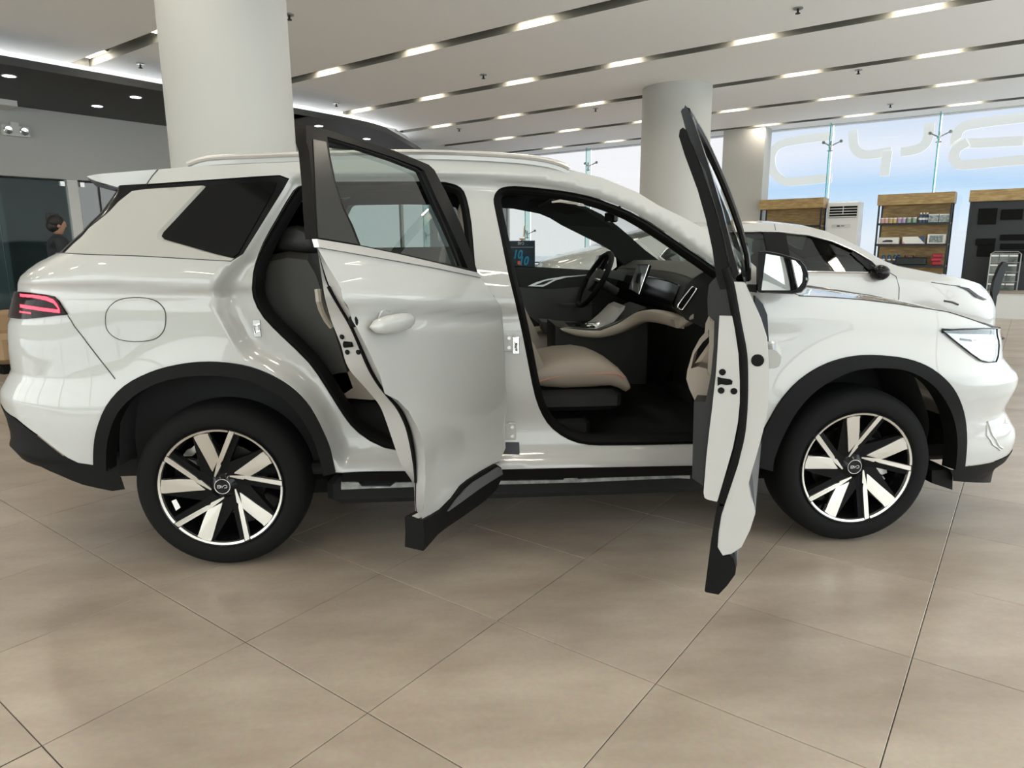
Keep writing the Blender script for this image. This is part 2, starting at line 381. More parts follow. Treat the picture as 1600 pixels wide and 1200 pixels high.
# ---- main far glass wall
AG=14.96
fins=[-13.2,-11.27,-9.33,-7.4,-5.47,-3.53,-1.59,.345,2.28,4.21,5.55]
r=MB(); wallbox(-12,B1,AG-.03,AG+.03,-.02,.08,r); wallbox(-12,B1,AG-.04,AG+.04,H-.02,H+.15,r)
win=obj('window_1',r,M['frame'],kind='structure')
M['fin']=glass('green_glass_fin',(.62,.83,.80),.05)
M['finedge']=mat('teal_glass_edge',(.05,.42,.42),.2,emit=None)
M['facade']=glass('facade_glass',(.215,.217,.222),.0,0,.35)
for k in range(len(fins)-1):
    a,b=fins[k],fins[k+1]; q=MB(); q.add([bw(a+.006,AG),bw(b-.006,AG),bw(b-.006,AG,H),bw(a+.006,AG,H)],[(0,1,2,3)]); obj('facade_pane',q,M['facade'],win)
def spider(b,z,par):
    s=MB(); c=bw(b,AG-.16,z); 
    s.tube([c+Vector((0,0,-.11)),c+Vector((0,0,.10))],.018,6); s.box(c,(.05,.05,.05))
    for sg in(-1,1):
        e=bw(b+sg*.17,AG-.03,z+.10); s.tube([c,e],.013,6); s.cyl(e-BA*.01,BA,.032,.03,10); s.tube([c+Vector((0,0,-.09)),c+BB*sg*.05+Vector((0,0,-.09))],.010,5)
    return obj('spider_fitting',s,M['steel'],par,smooth=True)
M['steel']=mat('brushed_steel',(.35,.35,.34),.35,metal=.9)
for b in fins:
    q=MB(); q.add([bw(b,AG-.26,.02),bw(b,AG-.01,.02),bw(b,AG-.01,H),bw(b,AG-.26,H)],[(0,1,2,3)]); fo=obj('glass_fin',q,M['fin'],win)
    q=MB(); wallbox(b-.008,b+.008,AG-.265,AG-.255,.02,H,q); obj('fin_edge',q,M['finedge'],fo)
    for z in(3.30,1.62): spider(b,z,win)
# added glowing panel with sky-like gradient outside the glass; letters seen from behind
m=bpy.data.materials.new('sky_glow_gradient'); m.use_nodes=True; nt=m.node_tree; nt.nodes.clear(); N=nt.nodes; L=nt.links
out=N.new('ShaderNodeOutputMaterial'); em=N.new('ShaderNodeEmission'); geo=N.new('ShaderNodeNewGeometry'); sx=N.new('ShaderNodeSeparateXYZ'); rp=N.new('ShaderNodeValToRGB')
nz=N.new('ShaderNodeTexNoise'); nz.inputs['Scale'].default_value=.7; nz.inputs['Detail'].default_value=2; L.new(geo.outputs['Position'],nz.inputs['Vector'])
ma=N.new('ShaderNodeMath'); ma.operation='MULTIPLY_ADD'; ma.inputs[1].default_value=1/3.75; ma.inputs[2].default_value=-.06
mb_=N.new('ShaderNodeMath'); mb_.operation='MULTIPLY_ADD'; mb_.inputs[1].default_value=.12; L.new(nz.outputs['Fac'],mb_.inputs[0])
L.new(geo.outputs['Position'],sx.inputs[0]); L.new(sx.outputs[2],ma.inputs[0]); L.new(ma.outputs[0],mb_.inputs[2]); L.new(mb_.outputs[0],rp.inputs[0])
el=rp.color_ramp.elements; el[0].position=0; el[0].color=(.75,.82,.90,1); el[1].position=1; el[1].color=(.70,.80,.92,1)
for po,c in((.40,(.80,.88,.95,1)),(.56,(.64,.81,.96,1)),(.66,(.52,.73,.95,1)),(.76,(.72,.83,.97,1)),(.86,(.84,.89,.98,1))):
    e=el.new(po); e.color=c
em.inputs[1].default_value=3.1; L.new(rp.outputs[0],em.inputs[0]); L.new(em.outputs[0],out.inputs[0]); M['skyglow']=m
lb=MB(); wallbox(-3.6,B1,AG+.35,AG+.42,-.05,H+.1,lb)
sgn=thing('shop_sign','large facade sign with three pale letters seen from behind, before an added glowing panel','sign',bw(2.5,AG+.35,0))
obj('glow_panel',lb,M['skyglow'],sgn)
M['letter']=mat('pale_letter',(.72,.73,.68),.6,emit=(.70,.735,.70),es=3.0)  # emission added to lift the opaque letters against the bright panel
Bf=basis(bw(0,AG+.22,0),BB,(0,0,1))
def px2(P): 
    o=[]
    for x,y in P: b,a,z=onA(x,y,AG+.2); o.append((b,z))
    return o
S1=[[(1304,212),(1262,217),(1240,220.6),(1222,225),(1210,234),(1205,250),(1209,268),(1219,279),(1232,284),(1260,282),(1300,278)],
 [(1333,204),(1334,224),(1337,233),(1345,240),(1359,242),(1393,236.6)],[(1387,236),(1382,275)],
 [(1453,193),(1451,213),(1446,225),(1437,232),(1425,235.5),(1408,238)]]
def dens(P): return [tuple(q)[:2] for q in smooth_poly([(a,b,0) for a,b in P],3,False)]
for nm,ss in(('letter_d',[S1[0]]),('letter_y',[S1[1],S1[2],S1[3]])):
    q=MB()
    for i_,s_ in enumerate(ss):
        t=stroke(dens(px2(s_)) if len(s_)>2 else px2(s_),.175,.05+.006*i_,basis(bw(0,AG+.22-.004*i_,0),BB,(0,0,1))); q.add(t.v,t.f)
    obj(nm,q,M['letter'],sgn)
q=MB(); zt,zm,zb_=3.43,3.035,2.70
BP=px2([(1600,184),(1522,194),(1503,200),(1495,212),(1503,224),(1600,220)]); BP2=px2([(1512,222),(1496,232),(1491,243),(1494,253),(1509,258),(1600,250)])
zt=BP[0][1]; zm=BP[-1][1]; zb_=BP2[-1][1]
for i_,s_ in enumerate(([(3.3,zt)]+BP[0:],[(3.3,zm)]+BP[::-1][0:1],BP2+[(3.3,zb_)])):
    t=stroke(dens(s_) if len(s_)>2 else s_,.175,.05+.006*i_,basis(bw(0,AG+.22-.004*i_,0),BB,(0,0,1))); q.add(t.v,t.f)
obj('letter_b',q,M['letter'],sgn)
# ---- columns
M['col']=mat('column_plaster',(.48,.475,.45),.6)
def column(px,py,dist,dia,name_lab,square=False):
    r=ray(px,py)/FPX; c=CAM+r*dist; c.z=0; q=MB(); q.lathe([(dia/2,0),(dia/2,H+.02)],c,(0,0,1),64); 
    return tag(obj('round_column',q,M['col'],smooth=True,ang=60),name_lab,'column')
column(366,230,5.55,.955,'thick round white column standing close behind the rear of the white car')
column(1054,250,11.1,1.085,'round off-white column beyond the open front door')
c1=onA(1126,300,14.3); c2=onA(1190,300,14.3)
q=MB(); wallbox(c1[0],c2[0],14.3,14.75,0,H+.02,q); tag(obj('square_column',q,M['col']),'square beige column beside the glass facade and wooden shelf','column')
# ---- recessed lamps
M['lamp']=mat('warm_lamp_panel',(1,.9,.75),.5,emit=(1,.90,.76),es=LAMP_E)
ordn=['first','second','third','fourth','fifth','sixth','seventh','eighth','ninth','tenth','eleventh','twelfth']
lampb=[-8.15,-6.37,-4.55,-2.75,-1.0,.75,2.5,4.25,6.0,7.75]
lp0=None
for si,a in enumerate(SL):
    for bi,b in enumerate(lampb):
        if b<eb(a)+.3 or b>B1-.4: continue
        if abs(a-1.13)<.1 and False: continue
        P=bw(b,a,H+.085)
        if lp0 is None:
            q=MB(); q.add([BB*x*.23+BA*y*.09 for x,y in((-1,-1),(1,-1),(1,1),(-1,1))],[(0,3,2,1)]); 
            rt=thing('recessed_lamp','x','lamp',(0,0,0),'warm lamps in the ceiling slots')
            obj('lamp_panel',q,M['lamp'],rt)
            hs_=MB(); hs_.box((0,0,.03),(.50,.22,.03),Matrix.Rotation(TH,3,'Z')); obj('lamp_housing',hs_,M['slot'],rt); lp0=rt; t=rt
        else: t=copy_tree(lp0)
        t.location=P
        row='slot nearest the camera side' if a<3 else ordn[SL.index(a)-4]+' ceiling slot from the front'
        t['label']=f'warm glowing lamp, {ordn[bi]} from the left wall, in {row}' if a>=3 else f'warm glowing lamp, {ordn[bi]} from the left, behind the viewer in slot {ordn[si]}'
M['cool']=mat('cool_downlight',(1,1,1),.5,emit=(.93,.97,1),es=14)
dl0=None
for k,(x,y,z) in enumerate([(14,119,3.355),(152,166,3.355),(212,152,3.355),(573,217,3.355),(498,197,3.355),(618,236,3.355)]):
    P=onz(x,y,z)
    if dl0 is None:
        dl0=thing('downlight','x','downlight',(0,0,0),'cool downlights in the charcoal soffit'); q=MB(); q.lathe([(.0001,0),(.065,0)],(0,0,-.002),(0,0,-1),20); obj('diffuser',q,M['cool'],dl0)
        q=MB(); q.lathe([(.065,0),(.08,-.004),(.082,.004)],(0,0,0),(0,0,1),20); obj('ring',q,M['frame'],dl0,smooth=True); t=dl0
    else: t=copy_tree(dl0)
    t.location=P; t['label']='cool round downlight in the charcoal soffit, '+['at the left edge of the view','lower of the pair beside the thick column','upper of the pair beside the thick column','above the rear door window frame','right beside the thick column behind the door corner','last one by the curved soffit tip'][k]
# sprinklers
sp0=None
for k,(b,a) in enumerate([(-4.55,3.76),(-7.8,3.76),(-4.6,7.08),(-7.85,7.08),(-7.95,10.4),(-4.6,10.3),(-.25,3.76),(-.22,6.9),(-.25,10.2),(-.3,13.3),(3.2,7.0)]):
    if sp0 is None:
        sp0=thing('sprinkler','x','sprinkler',(0,0,0),'ceiling sprinkler heads'); q=MB(); q.cyl((0,0,-.012),(0,0,1),.05,.012,14); obj('escutcheon',q,M['steel'],sp0)
        q=MB(); q.cyl((0,0,-.05),(0,0,1),.012,.04,8); q.cyl((0,0,-.058),(0,0,1),.026,.006,10); obj('head',q,M['trimdark'],sp0); t=sp0
    else: t=copy_tree(sp0)
    t.location=bw(b,a,H); t['label']='small ceiling sprinkler head, '+['just right of the thick column at the top edge','left of the thick column','above the middle of the car roof, third slot bay','above the curved soffit end','far left one beyond the soffit curve','in line with the rear door, further bay','at the top edge above the open front door','right of the round far column','in the bay left of the sign','closest to the glass facade','nearest the right edge of the view'][k]
# emergency light on the left wall
P=onplane(22,203,bw(LB,0),BB); el_=thing('emergency_light','twin-head emergency light box high on the grey left wall','emergency light',P)
b_,a_,z_=wb(P); q=MB(); wallbox(LB+.003,LB+.07,a_-.17,a_+.17,z_-.09,z_+.05,q); obj('case',q,M['frame'],el_)
for sg in(-1,1):
    q=MB(); q.lathe([(0,.0),(.05,.0),(.058,.04),(.05,.05),(0,.045)],bw(LB+.05,a_+sg*.10,z_-.02),BB,14); obj('lamp_head',q,M['chrome'],el_,smooth=True)
q=MB(); wallbox(LB+.003,LB+.05,a_-.05,a_+.05,z_+.05,z_+.10,q); obj('junction_box',q,M['frame'],el_)
P=onplane(8,152,bw(LB+.4,0),BB); b_,a_,z_=wb(P); q=MB(); wallbox(LB+.003,LB+.45,a_-.6,a_+.12,z_-.11,3.36,q)
tag(obj('duct_box',q,M['frame']),'white boxed duct at the top left corner under the soffit','duct')
# ================================================================== CAR SURFACES
gauss=lambda t,s: math.exp(-(t/s)**2)
class Body:
    """side surface of a car: (s,z) -> point; s runs along X and wraps round the corners"""
    def __init__(b,Y0,mid,xr0,xf0,br,bf,rear,front,zb,crease=None,arches=(),k=.42,tum0=.12,lower=None,top=None):
        b.__dict__.update(locals()); b.cr=None
    def yside(b,x,z):
        zb=lerp_tab(b.zb,x); y=0.0
        t=z-(zb-b.tum0); t1=.16; q=b.k/(2*t1)
        if t>0: y+= q*t*t if t<t1 else q*t1*t1+b.k*(t-t1)
        if b.crease:
            zc=lerp_tab(b.crease,x); m=max(0,min(1,(2.5-x)/.5)); y+=m*(.012*gauss(z-(zc-.03),.03))
            if z>zc: y+= m*.17*(min(z,zb)-zc)
            y+= m*.010*(1/(1+math.exp((z-zc)/.012)))
        if b.lower:
            m=max(0,min(1,(x-.35)/.3))*max(0,min(1,(2.4-x)/.3)); y+=m*.022*gauss(z-.58,.10)
            if z<.40: y+=.25*(.40-z)**1.5
        for ax,r in b.arches:
            d=math.hypot(x-ax,z-.355); y-=.022*gauss(d-r,.11)
        return b.Y0+y
    def ends(b,z): return lerp_tab(b.rear,z),lerp_tab(b.front,z)
    def P(b,s,z,off=0.0):
        xr,xf=b.ends(z)
        if s<b.xr0:
            a=b.xr0-xr; u=(b.xr0-s)/.5
            ys=b.yside(b.xr0-min(u,1)*.2,z)
            if u<=1:
                t=u*math.pi/2; p=Vector((b.xr0-a*math.sin(t),ys+b.br*(1-math.cos(t)),z)); n=Vector((-math.sin(t)*b.br,-math.cos(t)*a,0)).normalized()
            else: p=Vector((xr-.05*math.sin(min(1,(u-1)*.5/(b.mid-b.Y0-b.br))*math.pi/2),ys+b.br+(b.mid-ys-b.br)*min(1,(u-1)*.5/(b.mid-b.Y0-b.br)),z)); n=Vector((-1,0,0))
        elif s>b.xf0:
            a=xf-b.xf0; u=(s-b.xf0)/.6; ys=b.yside(b.xf0+min(u,1)*.2,z)
            if u<=1:
                t=u*math.pi/2; p=Vector((b.xf0+a*math.sin(t),ys+b.bf*(1-math.cos(t)),z)); n=Vector((math.sin(t)*b.bf,-math.cos(t)*a,0)).normalized()
            else: p=Vector((xf+.05*math.sin(min(1,(u-1)*.6/(b.mid-b.Y0-b.bf))*math.pi/2),ys+b.bf+(b.mid-ys-b.bf)*min(1,(u-1)*.6/(b.mid-b.Y0-b.bf)),z)); n=Vector((1,0,0))
        else: p=Vector((s,b.yside(s,z),z)); n=Vector((0,-1,0))
        if off: p=p-n*off   # positive off = inwards
        return p
    def inv(b,x,y,off=0.0):
        """pixel -> (s,z)"""
        p=ony(x,y,b.Y0+.05); s,z=p.x,p.z
        s=max(b.xr0-.36,min(b.xf0+.36,s)); best=None
        for it in range(40):
            P=b.P(s,z,off); q=proj(P); e=(x-q[0],y-q[1]); er=math.hypot(*e)
            if best is None or er<best[0]: best=(er,s,z)
            if er<.02: break
            h=1e-3; qs=proj(b.P(s+h,z,off)); qz=proj(b.P(s,z+h,off))
            a,c=(qs[0]-q[0])/h,(qs[1]-q[1])/h; bb,d=(qz[0]-q[0])/h,(qz[1]-q[1])/h
            det=a*d-bb*c
            if abs(det)<1e3: det=math.copysign(1e3,det)
            ds=(e[0]*d-bb*e[1])/det; dz=(a*e[1]-c*e[0])/det; L=math.hypot(ds,dz); k=min(1,.12/max(L,1e-9))
            s+=ds*k; z+=dz*k; s=max(b.xr0-.42,min(b.xf0+.42,s)); z=max(.1,min(1.8,z))
        return (best[1],best[2])
def inside(p,poly):
    x,y=p; c=False; n=len(poly); j=n-1
    for i in range(n):
        xi,yi=poly[i]; xj,yj=poly[j]
        if (yi>y)!=(yj>y) and x<(xj-xi)*(y-yi)/(yj-yi)+xi: c=not c
        j=i
    return c
def dist_poly(p,poly,closed=True):
    x,y=p; m=1e9; n=len(poly)
    for i in range(n if closed else n-1):
        x1,y1=poly[i]; x2,y2=poly[(i+1)%n]; dx,dy=x2-x1,y2-y1; L=dx*dx+dy*dy
        t=0 if L==0 else max(0,min(1,((x-x1)*dx+(y-y1)*dy)/L)); d=(x-x1-t*dx)**2+(y-y1-t*dy)**2
        if d<m: m=d
    return math.sqrt(m)
def resample(poly,h,closed=True):
    out=[]; n=len(poly)
    for i in range(n if closed else n-1):
        a=poly[i]; b=poly[(i+1)%n]; L=math.dist(a,b); k=max(1,int(L/h))
        for t in range(k): out.append((a[0]+(b[0]-a[0])*t/k,a[1]+(b[1]-a[1])*t/k))
    if not closed: out.append(poly[-1])
    return out
def sheet(outline,holes,fn,h=.03,extra=()):
    """2D region with holes, triangulated finely and mapped by fn to 3D; returns (MB, normals, boundaries)"""
    outl=resample(outline,h); hs_=[resample(q,h) for q in holes]; ex=[resample(e,h,False) for e in extra]
    vs=[];es=[]
    for lp in [outl]+hs_:
        k=len(vs); vs+=lp; es+=[(k+i,k+(i+1)%len(lp)) for i in range(len(lp))]
    for lp in ex:
        k=len(vs); vs+=lp; es+=[(k+i,k+i+1) for i in range(len(lp)-1)]
    xs=[p[0] for p in outl]; zs=[p[1] for p in outl]
    nx=int((max(xs)-min(xs))/h)+1; nz=int((max(zs)-min(zs))/h)+1
    for i in range(nx+1):
        for j in range(nz+1):
            p=(min(xs)+i*h+(h/2 if j%2 else 0),min(zs)+j*h)
            if not inside(p,outl) or dist_poly(p,outl)<h*.45: continue
            if any(inside(p,q) or dist_poly(p,q)<h*.45 for q in hs_): continue
            if any(dist_poly(p,e,False)<h*.4 for e in ex): continue
            vs.append(p)
    r=delaunay_2d_cdt([Vector(v) for v in vs],es,[],0,1e-6)
    V=[tuple(v) for v in r[0]]; F=[]
    for f in r[2]:
        c=(sum(V[i][0] for i in f)/3,sum(V[i][1] for i in f)/3)
        if inside(c,outl) and not any(inside(c,q) for q in hs_): F.append(tuple(f))
    m=MB(); m.v=[Vector(fn(*v)) for v in V]; m.f=F
    e=.004; nr=[]
    for v,P in zip(V,m.v):
        du=Vector(fn(v[0]+e,v[1]))-Vector(fn(v[0]-e,v[1])); dv=Vector(fn(v[0],v[1]+e))-Vector(fn(v[0],v[1]-e))
        n=du.cross(dv); nr.append(n.normalized() if n.length>1e-12 else Vector((0,-1,0)))
    return m,nr
def ribbon_in(poly,fn0,fn1,closed=True,h=.03):
    """wall between two mappings of one 2D outline"""
    q=resample(poly,h,closed); A=[Vector(fn0(*p)) for p in q]; B=[Vector(fn1(*p)) for p in q]; m=MB()
    if closed: A.append(A[0].copy()); B.append(B[0].copy())
    return m.strip(A,B)
def tube_on(poly,fn,r,closed=True,h=.03,n=8):
    q=resample(poly,h,closed); return MB().tube([Vector(fn(*p)) for p in q],r,n,close=closed)
def simplify(P):
    out=[P[0]]
    for p in P[1:]:
        if math.dist(p,out[-1])>.004: out.append(p)
    return out
def sm2(P,n=3,closed=True): return [(q.x,q.y) for q in smooth_poly([(a,b,0) for a,b in P],n,closed)]
# ================================================================== THE WHITE CAR
def rear_tab(P,Y,xr0,f=.9): 
    o=[]
    for x,y in P:
        p=ony(x,y,Y); a=(xr0-p.x)/f; o.append((p.z,xr0-max(a,.06)))
    return sorted(o)
REARS=[(37,709),(23,698),(25,681),(18,658),(10,640),(4,628),(4,613),(10,599),(20,581),(16,555),(14,530),(14,505),(19,495),(23,470),(27,447),(29,437),(38,427),(52,414),(70,402),(85,394),(115,360),(145,326),(172,296)]
FRONTS=[(1545,737),(1562,724),(1570,709),(1574.6,692),(1573,678),(1565,662),(1557,644),(1565,625),(1573,609),(1577,592),(1567,578),(1557,562),(1558,540),(1556,520)]
XR0,XF0=-.33,2.95
rt=rear_tab(REARS,.20,XR0)
ft=sorted([(ony(x,y,.18).z,XF0+(ony(x,y,.18).x-XF0)/.794) for x,y in FRONTS])
rt.append((1.75,-.45)); 
ZB=[(-.9,1.335),(-.5,1.328),(-.2,1.314),(.13,1.291),(1.1,1.225),(1.9,1.17),(2.2,1.16),(2.45,1.14),(2.98,1.09),(3.26,1.02),(3.6,.98)]
CRE=[(-.9,1.222),(-.68,1.221),(.04,1.187),(1.19,1.085),(2.3,1.0)]
MID=.945
body=Body(-.012,MID,XR0,XF0,.35,.45,rt,ft,ZB,CRE,arches=((0,.46),(2.765,.46)),k=.46,lower=True)
SCR=XR0-.5-(MID-body.Y0-body.br); SCF=XF0+.6+(MID-body.Y0-body.bf)
def ginv(fn,x,y,g):
    s,z=g; best=None
    for it in range(60):
        q=proj(fn(s,z)); e=(x-q[0],y-q[1]); er=math.hypot(*e)
        if best is None or er<best[0]: best=(er,s,z)
        if er<.02: break
        h=1e-3; qs=proj(fn(s+h,z)); qz=proj(fn(s,z+h))
        a,c=(qs[0]-q[0])/h,(qs[1]-q[1])/h; bb,d=(qz[0]-q[0])/h,(qz[1]-q[1])/h
        det=a*d-bb*c
        if abs(det)<1e2: det=math.copysign(1e2,det)
        ds=(e[0]*d-bb*e[1])/det; dz=(a*e[1]-c*e[0])/det; L=math.hypot(ds,dz); k=min(1,.15/max(L,1e-9)); s+=ds*k; z+=dz*k
    return (best[1],best[2],best[0])
def rotated(Hx,Hy,al):
    c,s_=math.cos(al),math.sin(al)
    def f(s,z,off=0.0):
        p=body.P(s,z,off); dx,dy=p.x-Hx,p.y-Hy; return Vector((Hx+dx*c-dy*s_,Hy+dx*s_+dy*c,p.z))
    return f
car=thing('suv','white family SUV parked side-on with both near doors swung open','car',(1.4,MID,0))
bP=lambda s,z:body.P(s,z)
def inv(L,off=0.0): return [body.inv(x,y,off) for x,y in L]
def S_(x,y): # rear silhouette pixel: carry the outline to the car's centre line at that height
    return (SCR,ony(x,y,.2).z)
def Fq(x,y): return (SCF,ony(x,y,.18).z)
def mirror(m,nr=None):
    q=MB(); q.v=[Vector((v.x,2*MID-v.y,v.z)) for v in m.v]; q.f=[tuple(reversed(f)) for f in m.f]
    return (q,[Vector((n.x,-n.y,n.z)) for n in nr]) if nr is not None else q
def both(m,nr=None):
    if nr is None:
        q=mirror(m); r=MB(); r.add(m.v,m.f); r.add(q.v,q.f); return r
    q,n2=mirror(m,nr); r=MB(); r.add(m.v,m.f); r.add(q.v,q.f); return r,nr+n2
def offs(poly,d):  # shrink a polygon by d
    n=len(poly); A=sum(poly[i][0]*poly[(i+1)%n][1]-poly[(i+1)%n][0]*poly[i][1] for i in range(n)); sg=1 if A>0 else -1; out=[]
    for i in range(n):
        a,b,c=poly[i-1],poly[i],poly[(i+1)%n]
        t1=Vector((b[0]-a[0],b[1]-a[1])).normalized(); t2=Vector((c[0]-b[0],c[1]-b[1])).normalized(); t=(t1+t2)
        t=t.normalized() if t.length>.1 else t1
        nn=Vector((-t.y,t.x))*sg; k=1/max(.6,math.sqrt(max(0,(1+t1.dot(t2))/2))); out.append((b[0]+nn.x*d*k,b[1]+nn.y*d*k))
    return out
# ---- outlines measured on the photograph
SEAM=[(100,395),(225,400),(362,408)]
TOPSIL=[(245,265),(300,260),(380,256),(482,252),(560,249),(655,247),(760,249),(820,252),(860,258),(886,264),(940,277.5),(995,300),(1029,321),(1068,340),(1102,358),(1145,384),(1165,403),(1185,420),(1205,438),(1228,455),(1248,462)]
SHUT=[(1300,464.5),(1347,468),(1403,475),(1440,480.5),(1480,487),(1509,496),(1533,504.5),(1550,511)]
ARF=[(1504,728),(1507,690),(1504,652),(1495,622),(1480,598),(1454,575.6),(1424,562),(1390,556),(1349,554.5),(1315,559.5),(1281,572),(1247.5,594),(1221,622.5),(1202.5,652.5),(1187.5,682.5),(1181,716),(1179,728)]
ARR=[(524.5,738),(517,704),(505,673),(486,637),(462,610),(431,589),(392,573),(352,566),(313,565),(274,570),(235,581),(196,602),(168,634),(153,673),(149,704),(149,727)]
SILL=[(1085,727.5),(920,730.5),(780,733.5),(650,736),(535,738.5)]
topz=ony(245,265,.2).z
ARF=sm2(ARF,3,False); ARR=sm2(ARR,3,False)
arf=inv(ARF); arr=inv(ARR)
rb=S_(5,632); fb=Fq(1570,709)
out=[(SCR,1.325)]+[(XR0-.45,1.328)]+inv(SEAM)+inv([(380,397),(443,295.5),(452,279),(437,273.5),(400,275.5),(230,287.5)])+inv(TOPSIL)+inv(SHUT)
zf=out[-1][1]
out+=[(XF0+.25,zf-.01),(XF0+.55,zf-.03),(SCF,zf-.05),(SCF,fb[1]),(XF0+.6,fb[1]),(XF0+.42,fb[1]-.005)]+inv([(1546,722.6)])+arf+inv(SILL)+arr+inv([(122,723),(60,680),(25,653)])+[(XR0-.42,rb[1]+.0),(XR0-.5,rb[1]+.01),(SCR,rb[1]+.02)]
out=simplify(out)
APER=inv([(365,408),(340,440),(334,452),(343,489),(366,536),(384,559),(418,576),(448,595),(472,616),(493,645),(508,680),(519,712),(530,728),(640,727),(780,723.5),(920,720),(1085,716),(1172,713),(1186,680),(1192,600),(1191,520),(1186,475),(1176,452),(1150,430),(1118,409),(1075,375),(1030,344.5),(985,321),(940,303),(895,290),(850,281.5),(760,274.5),(690,271.5),(600,271.5),(520,272.5),(456,275),(443,297),(380,398)])
RD=.06
def recess(s,z):
    if not inside((s,z),APER): return 0
    d=dist_poly((s,z),APER); t=min(1,d/.06); return RD*t*(2-t)
fside=lambda s,z:body.P(s,z,recess(s,z))
HR=inv(sm2([(394,438),(395,465),(411,496),(442,528),(482,567),(509,606),(536,649),(560,677),(600,700),(650,706),(700,704),(740,690),(757,660),(758,600),(752,500),(743,422),(737,350),(729,309),(720,293),(704,286.5),(680,284),(600,284),(520,284.5),(486,286),(472,290),(460,298),(435,339.5),(413,378),(398,414)],2),RD)
HF=inv(sm2([(771,311),(773.5,328),(782.5,371),(794,427.5),(805,472.5),(817,527),(827,578),(836,620),(848,650),(864,671),(890,688),(920,695.5),(967,696),(1081,694),(1140,690),(1160,660),(1172,600),(1172,520),(1168,475),(1150,445),(1118,418.5),(1075,389),(1030,358),(985,331),(940,313),(895,301.5),(850,295),(805,291),(785,293),(776,299)],2),RD)
quart=[]
msh,nr=sheet(out,[HR,HF],fside,.028,extra=[resample(q_,.03) for q_ in (APER,offs(APER,.015),offs(APER,.032),offs(APER,.05))])
obj('body_side',msh,M['paint'],car,normals=nr)
# far side: same stamping, both its doors shut
out2=[p for p in out]
msh2,nr2=sheet(out,[offs(HR,.0),offs(HF,.0)],lambda s,z:body.P(s,z,0),.05); msh2,nr2=mirror(msh2,nr2)
obj('body_side',msh2,M['paint'],car,normals=nr2)
# outer line of the aperture and inner return flanges
for hol in(HR,HF):
    obj('aperture_flange',ribbon_in(hol,lambda s,z:body.P(s,z,RD),lambda s,z:body.P(s,z,RD+.035)),M['paint_in'],car,smooth=True)
    sh=offs(hol,.030)
    q=MB(); A=resample(hol,.03); n=len(A); sh=offs(A,.034)
    a=[body.P(*p,RD+.006) for p in A]; b=[body.P(*p,RD-.006) for p in offs(A,.016)]; c=[body.P(*p,RD+.02) for p in sh]; d=[body.P(*p,RD+.07) for p in sh]
    q.loft([x+[x[0]] for x in(a,b,c,d)],close=False,cap=False); obj('door_seal',q,M['rubber'],car,smooth=True,ang=60)
# upper rear quarter: gloss black surround with the white panel and quarter glass set in it
ftop=lambda s,z:body.P(s,z,.006)
zsp=ony(185,293,.2).z
bl=[(SCR,1.325),(XR0-.45,1.328)]+inv([(100,396),(225,401),(362,409),(381,398),(444,296),(453,279),(437,273),(400,275),(230,287)])+[(XR0-.30,ony(185,293,.1).z),(XR0-.5,zsp-.005),(SCR,zsp)]
q,n=sheet(simplify(bl),[],ftop,.04); q2,n2=both(q,n); obj('quarter_surround',q2,M['gloss'],car,normals=n2)
M['panelwhite']=mat('satin_white_panel',(.36,.35,.32),.42,spec=.4)
fo=lambda o:(lambda s,z:body.P(s,z,o))
def slab(outline,holes,fn,o0,o1,h=.03,back=True):
    m,_=sheet(outline,holes,lambda s,z:fn(s,z,o0),h); r=MB(); r.add(m.v,m.f)
    if back:
        m2,_=sheet(outline,holes,lambda s,z:fn(s,z,o1),h); r.add(m2.v,[tuple(reversed(f)) for f in m2.f])
    for lp in [outline]+list(holes):
        w_=ribbon_in(lp,lambda s,z:fn(s,z,o0),lambda s,z:fn(s,z,o1),h=h); r.add(w_.v,w_.f)
    return r
qp=inv([(103,394.5),(140,357),(185,316),(207,298.5),(230,295.5),(317,290),(312,295),(248,362),(245,370),(250,376),(335,400),(364,405.5),(361,407.5),(225,399.5)])
r=slab(qp,[],body.P,-.004,.012,.03,False); obj('quarter_panel',r,M['panelwhite'],car,smooth=True,ang=30)
cham=[(317,290),(312,295),(248,362),(245,370),(250,376),(335,400),(364,405.5)]
A=[body.P(*p,-.004) for p in inv(cham)]; B_=[body.P(*p,.010) for p in inv([(322,292),(318,297),(257,363),(254,369),(258,373),(340,396),(366,403)])]
obj('glass_rebate',MB().strip(A,B_),M['panelwhite'],car,smooth=True)
qg=inv([(322,291),(400,284),(432,284),(428,297),(372,396),(363,402),(338,397),(258,374),(254,369),(258,362)])
q,n=sheet(qg,[],fo(.001),.05); M['quartglass']=mat('dark_quarter_glass',(.005,.005,.005),.06,spec=.2); obj('quarter_glass',q,M['quartglass'],car,normals=n)
# panel gaps as thin dark lines let into the paint
M['gap']=mat('panel_gap',(.05,.05,.05),.7)
def seam(P,off=-.0008,r=.0022,close=False,fn=None):
    fn=fn or body.P; L=inv(P) ; return tube_on(L,lambda s,z:fn(s,z,off),r,close,.02,5)
fuel=sm2([(165,500),(168,484),(181,471),(200,465.5),(226,465.5),(245,471),(257,484),(259,500),(256,516),(245,528),(226,533),(200,533),(181,528),(168,516)],3)
fd=inv(fuel); q,n=sheet(fd,[],fo(-.0015),.04); obj('fuel_flap',q,M['paint'],car,normals=n,label='rounded fuel flap flush in the rear wing')
for nm,P,c in(('panel_gap',fuel,True),('panel_gap',[(88,395.5)]+SEAM,False),('panel_gap',[(106,493),(130,527),(155,560),(180,592)],False),('panel_gap',[(1248,462)]+SHUT,False),('panel_gap',[(247,265),(238,275),(229,288)],False)):
    obj(nm,seam(P,close=c),M['gap'],car)
